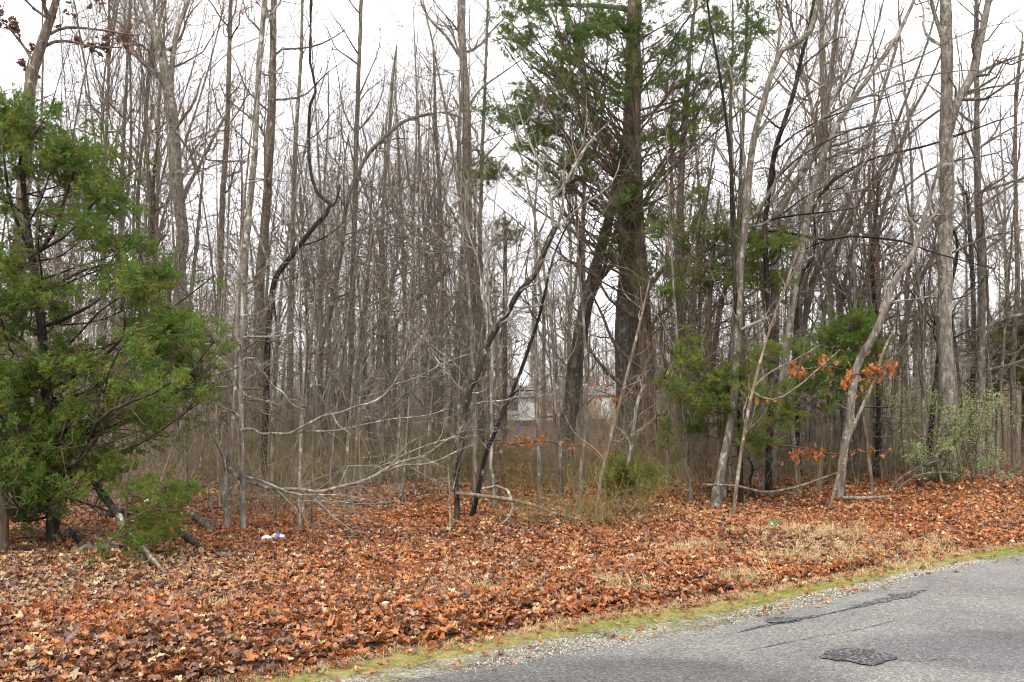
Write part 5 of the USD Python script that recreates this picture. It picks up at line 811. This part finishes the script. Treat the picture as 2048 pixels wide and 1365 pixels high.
# ------------------------------------------------------------------ fallen wood
def log(name, label, pts, m, n=14, twigs=0, seed=0, z=None):
    """pts: (px, py, width px, height above the ground)."""
    rng = np.random.default_rng(4000 + seed); W = []
    for px, py, w, h in pts:
        p = np.array(on_plane(px, py, 0.1 + h)); p[2] = float(H(p[0], p[1])) + h; W.append([*p, 0.5 * w * p[1] / FPX])
    S = spline(np.array(W), n); th = Thing(name, label, "log" if "log" in name else "branch", S[0, :3]); S[1:-1, :3] += rng.normal(0, 0.25, (n - 2, 3)) * S[1:-1, 3:4]
    v, f, nn = tubes(S[:, :3], S[:, 3], 9, 0.14, rng)
    caps = [np.arange(9)[None, ::-1], np.arange(9)[None] + (n - 1) * 9]
    part(th, "stem", (v, f, nn), m)
    for e, (o, dr) in enumerate(((S[0], S[0] - S[1]), (S[-1], S[-1] - S[-2]))):
        ring = v[:9] if e == 0 else v[-9:]; c = ring.mean(0) + unit(dr[:3]) * 0.01; part(th, "broken_end", (np.vstack([ring, c]), np.stack([np.arange(9), (np.arange(9) + 1) % 9, np.full(9, 9)], 1)), "bark_tan")
    if twigs:
        P1, R1 = grow(rng, S[None, :, :3], S[None, :, 3], [twigs], (0.15, 1), (30, 70), 0.7, 6, 0.5, 0.05, 0.12, rel=False); P2, R2 = grow(rng, P1, R1, np.full(len(P1), 4), (0.2, 1), (30, 65), 0.45, 4, 0.6, 0.0, 0.12); part(th, "twigs", join(tubes(P1, R1, 4), tubes(P2, R2, 3)), "twig_pale", kind="stuff")
def pole(name, label, cat, pts, m, seed=0, twigs=0):
    rng = np.random.default_rng(4100 + seed); W = np.array([[*U(px, py, d), 0.5 * w * d / FPX] for px, py, w, d in pts]); S = spline(W, 14); th = Thing(name, label, cat, S[0, :3]); part(th, "stem", tubes(S[:, :3], S[:, 3], 8, 0.15, rng), m)
    if twigs:
        P1, R1 = grow(rng, S[None, :, :3], S[None, :, 3], [twigs], (0.1, 0.9), (40, 80), 0.5, 5, 0.5, -0.1, 0.15, rel=False); P2, R2 = grow(rng, P1, R1, np.full(len(P1), 4), (0.2, 1), (30, 65), 0.45, 4, 0.6, 0.0, 0.12); part(th, "twigs", join(tubes(P1, R1, 4), tubes(P2, R2, 3)), "twig_grey", kind="stuff")
pole("charred_pole", "charred leaning pole, black above and bleached below, at the left cedar", "pole", [(168, 925, 15, 10.6), (190, 965, 15, 10.4), (215, 1003, 15, 10.1), (240, 1035, 12, 9.8)], "bark_charred", 1, 4)
pole("bleached_pole", "bleached grey lower end of the leaning pole resting on the leaves", "pole", [(238, 1032, 12, 9.82), (262, 1070, 9, 9.5), (295, 1105, 8, 9.2), (334, 1152, 5, 8.85)], "bark_pale", 2, 3)
log("fallen_log", "black rotten log lying across the leaves behind the charred pole", [(195, 1032, 13, 0.06), (245, 1025, 15, 0.08), (300, 1018, 12, 0.08)], "bark_charred", seed=1)
log("fallen_log", "grey barked log lying under the low cedar bough", [(150, 1092, 12, 0.05), (210, 1095, 15, 0.06), (250, 1092, 14, 0.06)], "bark_oak", seed=2)
log("fallen_log", "thin black stick lying from the trunk foot at the far left", [(12, 1085, 7, 0.04), (50, 1092, 8, 0.05), (85, 1094, 6, 0.05)], "bark_charred", seed=3)
log("fallen_log", "short dark log propped up just right of the low cedar bough", [(355, 1058, 11, 0.16), (380, 1072, 12, 0.1), (402, 1090, 12, 0.05)], "bark_charred", seed=4)
log("fallen_log", "thin rotten log lying level before the two small front trees", [(404, 1090, 7, 0.04), (440, 1092, 8, 0.05), (485, 1089, 7, 0.05), (512, 1090, 4, 0.04)], "bark_charred", seed=5)
log("fallen_log", "grey plank-like log slanting in the leaves left of the bent sapling", [(375, 1018, 10, 0.15), (400, 1036, 12, 0.08), (426, 1055, 8, 0.04)], "bark_oak", seed=6)
log("fallen_log", "black charred stub standing slanted by the left cedar's dark trunk", [(133, 1052, 9, 0.22), (148, 1068, 10, 0.12), (163, 1086, 9, 0.04)], "bark_charred", seed=7)
pole("fallen_branch", "long bare fallen branch propped level by the crooked mottled tree's foot", "branch", [(912, 987, 7, 12.9), (960, 992, 8, 12.9), (1020, 1000, 8, 12.8), (1070, 1012, 7, 12.7), (1110, 1028, 6, 12.6), (1165, 1040, 4, 12.6)], "bark_tan", 3, 5)
pole("fallen_branch", "crooked pale branch bent down to the leaves under the level fallen branch", "branch", [(965, 978, 5, 13.3), (1000, 972, 5, 13.3), (1018, 985, 6, 13.2), (1026, 1008, 6, 13), (1018, 1035, 5, 12.5), (985, 1060, 4, 12), (940, 1095, 3, 11.2)], "bark_pale", 4, 4)
pole("fallen_branch", "curled pale stick lying in leaves right of the young cedar", "branch", [(1305, 1042, 4, 13.6), (1325, 1058, 5, 13.2), (1350, 1058, 5, 13.0), (1376, 1050, 5, 13.0), (1390, 1045, 3, 13.1)], "bark_pale", 5, 2)
pole("fallen_branch", "thin curved twig lying on the open leaves before the mottled tree", "branch", [(818, 1060, 3, 12), (812, 1085, 3, 11.4), (840, 1120, 3, 10.4), (890, 1168, 3, 8.95), (925, 1175, 3, 8.75), (960, 1182, 3, 8.5)], "bark_grey", 6, 3)
pole("fallen_branch", "forked thin twig lying on leaves right of the curved twig", "branch", [(955, 1178, 3, 8.6), (990, 1160, 3, 8.9), (1040, 1145, 2, 9.2)], "bark_grey", 7, 2)
pole("fallen_branch", "short grey stick in the drab leaves below the low cedar bough", "branch", [(315, 1198, 3, 8.15), (332, 1184, 3, 8.4), (348, 1172, 2, 8.7)], "bark_grey", 8, 0)
pole("fallen_branch", "curved horizontal dead branch low across the trunks right of the young cedar", "branch", [(1405, 970, 4, 14.8), (1470, 972, 5, 14.8), (1530, 985, 5, 14.8), (1590, 975, 5, 14.9), (1650, 955, 4, 15), (1690, 940, 3, 15)], "bark_grey", 9, 6)
log("fallen_log", "pale thin log lying behind the leaning pale trunk's foot", [(1685, 990, 7, 0.06), (1730, 991, 7, 0.06), (1780, 988, 5, 0.05)], "bark_pale", seed=8)
# trunk at the very left edge
rng = np.random.default_rng(90); W = px_path([(-2, 1118, 34), (2, 1050, 28), (-8, 960, 24), (-30, 800, 18), (-60, 600, 10)], 9.7, rng, 0.1); S = spline(W, 14); S[0, 2] = H(S[0, 0], S[0, 1]) - 0.03
th = Thing("cedar_tree", "reddish cedar trunk standing at the left edge in front of the dark trunk", "tree", S[0, :3]); part(th, "trunk", tubes(S[:, :3], S[:, 3], 14, 0.06, rng), "bark_cedar")
P1, R1 = grow(rng, S[None, :, :3], S[None, :, 3], [9], (0.25, 0.9), (40, 75), 0.9, 7, 0.22, -0.05, 0.1, rel=False)
for p, q in zip(P1, R1): part(th, "limb", tubes(p, q, 5), "bark_cedar")
out, tips = twig_levels(rng, P1, R1, 4, 4, trop=0.0); part(th, "twigs", join(*out), "twig_grey", kind="stuff"); A = tip_points(rng, tips, 160); 
instancer(th.path, "foliage", [("spray", sp, "cedar_green") for sp in SPRAYS], A[A[:, 2] > 0.8], q_to(rng.normal(0, 1, (int((A[:, 2] > 0.8).sum()), 3)), rng), rng.uniform(0.16, 0.26, int((A[:, 2] > 0.8).sum())), rng.integers(0, 4, int((A[:, 2] > 0.8).sum())), thing=th)

# ------------------------------------------------------------------ litter and far house
def crumple(label, name, cat, px, py, size, flat, m, seed, extra=None):
    rng = np.random.default_rng(5000 + seed); b = trimesh.creation.icosphere(3, 1.0); v = np.array(b.vertices); nz = meshkit.noise(v * 2.1 + seed) if hasattr(meshkit, "noise") else rng.normal(size=len(v)); v = v * (1 + 0.42 * np.asarray(nz).reshape(-1, 1)) * np.array([size, size * 0.55, size * flat])
    a = rng.uniform(-0.4, 0.4); v[:, :2] = v[:, :2] @ np.array([[math.cos(a), math.sin(a)], [-math.sin(a), math.cos(a)]]); p = np.array(on_plane(px, py, 0.14)); p[2] = H(p[0], p[1]) + 0.05
    th = Thing(name, label, cat, p); f = np.array(b.faces)
    if extra:
        c = v[f].mean(1); band = np.abs(c[:, 0] - 0.1 * size) < 0.42 * size; part(th, "wrapper", (v + p, f[~band]), m); part(th, "printed_band", (v + p, f[band]), extra, label="blue printed band across the bag")
    else: part(th, "wrapper", (v + p, f), m)
crumple("crumpled white and blue wrapper on leaves behind the small front trees", "litter_wrapper", "litter", 556, 1057, 0.075, 0.4, "plastic_white", 1, "plastic_blue")
crumple("small off white paper scrap beside the blue and white wrapper", "paper_scrap", "litter", 533, 1062, 0.05, 0.7, "paper_white", 2)
crumple("crumpled green plastic bag lying on leaves before the birch", "plastic_bag", "litter", 1549, 1034, 0.1, 0.25, "plastic_green", 3)
crumple("pale bluish bag lying behind the charred pole under the cedar", "plastic_bag", "litter", 298, 1003, 0.09, 0.5, "plastic_white", 4)
crumple("tiny white scrap in the drab leaves below the left cedar", "paper_scrap", "litter", 192, 1176, 0.022, 0.5, "paper_white", 5)
crumple("tiny white scrap among orange leaves left of the road edge", "paper_scrap", "litter", 771, 1203, 0.02, 0.5, "paper_white", 6)
def strip_hang(label, px, py, d, s):
    p = np.array(U(px, py, d)); n = 9; u = np.linspace(0, 1, n); P = p + np.stack([0.02 * np.sin(5 * u), 0.02 * np.cos(4 * u), -s * u], 1); th = Thing("blue_marker", label, "marker", p); part(th, "ribbon", tubes(P, 0.32 * s * np.sin(np.clip(u * 0.9 + 0.08, 0, 1) * math.pi) ** 0.7 * 0.6 + 0.004, 7), "plastic_blue")
    q = np.vstack([p + [0, 0, 0.5], p]); part(th, "string", tubes(spline(np.column_stack([q, [0.004, 0.004]]), 3)[:, :3], np.full(3, 0.004), 4), "twig_grey")
strip_hang("bright blue marker hanging by the thin black stem, leftmost of three", 974, 846, 30, 0.26); strip_hang("smallest bright blue marker hanging between the other two markers", 1006, 846, 34, 0.16); strip_hang("bright blue marker hanging right below the white house wall", 1036, 846, 30, 0.26)
def box(x0, x1, y0, y1, z0, z1):
    v = np.array([[x, y, z] for x in (x0, x1) for y in (y0, y1) for z in (z0, z1)], float); return v, np.array([[0, 1, 3, 2], [4, 6, 7, 5], [0, 4, 5, 1], [2, 3, 7, 6], [0, 2, 6, 4], [1, 5, 7, 3]])
def house():
    y = 76.0; x0, x1 = (985 - 1024) / FPX * y, (1245 - 1024) / FPX * y; g = float(H(0, y)); zf, ze, zr = 0.75, 2.75, 3.75
    th = Thing("house", "low white sided house with grey roof glimpsed through the trunks", "house", ((x0 + x1) / 2, y, g))
    part(th, "foundation", box(x0 + 0.05, x1 - 0.05, y + 0.05, y + 6.95, g - 0.3, zf), "skirting")
    for i in range(12):
        z = zf + (ze - zf) * i / 12; part(th, "siding_board", box(x0, x1, y - 0.012 * (i % 2), y + 0.2, z, z + (ze - zf) / 12 - 0.012), "siding_white")
    part(th, "wall", box(x0 + 0.01, x1 - 0.01, y + 0.21, y + 7, zf, ze), "siding_white")
    v = np.array([[x0 - 0.3, y - 0.35, ze], [x1 + 0.3, y - 0.35, ze], [x1 + 0.3, y + 7.35, ze], [x0 - 0.3, y + 7.35, ze], [x0 - 0.3, y + 3.5, zr], [x1 + 0.3, y + 3.5, zr]]); part(th, "roof", (v, np.array([[0, 1, 5], [0, 5, 4], [2, 3, 4], [2, 4, 5], [3, 0, 4], [3, 4, 4], [1, 2, 5], [0, 3, 2], [0, 2, 1]])), "roof_grey")
    for wx in (x0 + 1.3, x0 + 4.2, x0 + 7.5):
        w = part(th, "window", box(wx, wx + 0.95, y - 0.06, y - 0.02, zf + 0.75, zf + 1.75), "siding_white"); m = box(wx + 0.06, wx + 0.89, y - 0.075, y - 0.062, zf + 0.81, zf + 1.69); part(w, "pane", (m[0] - th.loc, m[1]), "dark_pane")
    part(th, "door", box(x0 + 5.9, x0 + 6.8, y - 0.05, y - 0.02, zf + 0.02, zf + 1.95), "skirting")
house()
def shed():
    y = 70.0; x0, x1 = (1176 - 1024) / FPX * y, (1252 - 1024) / FPX * y; g = float(H(x0, y)); th = Thing("shed", "small tan boarded shed glimpsed left of the massive oak trunk", "shed", ((x0 + x1) / 2, y, g))
    part(th, "footing", box(x0 + 0.05, x1 - 0.05, y + 0.05, y + 2.4, g - 0.3, 0.95), "skirting")
    for i in range(10):
        z = 0.95 + 0.185 * i; part(th, "board", box(x0, x1, y - 0.01 * (i % 2), y + 2.45, z, z + 0.178), "siding_tan")
    v = np.array([[x0 - 0.2, y - 0.2, 2.81], [x1 + 0.2, y - 0.2, 2.81], [x1 + 0.2, y + 2.6, 2.81], [x0 - 0.2, y + 2.6, 2.81], [x0 - 0.2, y + 1.2, 3.3], [x1 + 0.2, y + 1.2, 3.3]]); part(th, "roof", (v, np.array([[0, 1, 5], [0, 5, 4], [2, 3, 4], [2, 4, 5], [3, 0, 4], [1, 2, 5], [0, 3, 2], [0, 2, 1]])), "roof_grey")
    part(th, "door", box(x0 + 1.0, x0 + 1.8, y - 0.05, y - 0.015, 0.97, 2.6), "siding_white")
shed()
pole("fallen_branch", "grey dead bough with fine twigs lying in leaves left of the charred stub", "branch", [(40, 1060, 5, 10.8), (90, 1075, 5, 10.6), (130, 1072, 4, 10.6), (175, 1055, 3, 10.8)], "bark_grey", 12, 9)
pole("fallen_branch", "tangle of grey twigs on a dead bough beside the grey barked log", "branch", [(150, 1060, 4, 10.4), (200, 1078, 4, 10.0), (250, 1090, 4, 9.8), (300, 1085, 3, 9.8)], "bark_grey", 13, 10)
pole("fallen_branch", "dead grey bough slanting behind the charred pole", "branch", [(120, 985, 5, 11.2), (180, 1010, 5, 11.0), (240, 1030, 4, 11.0), (300, 1050, 3, 10.8)], "bark_grey", 14, 9)
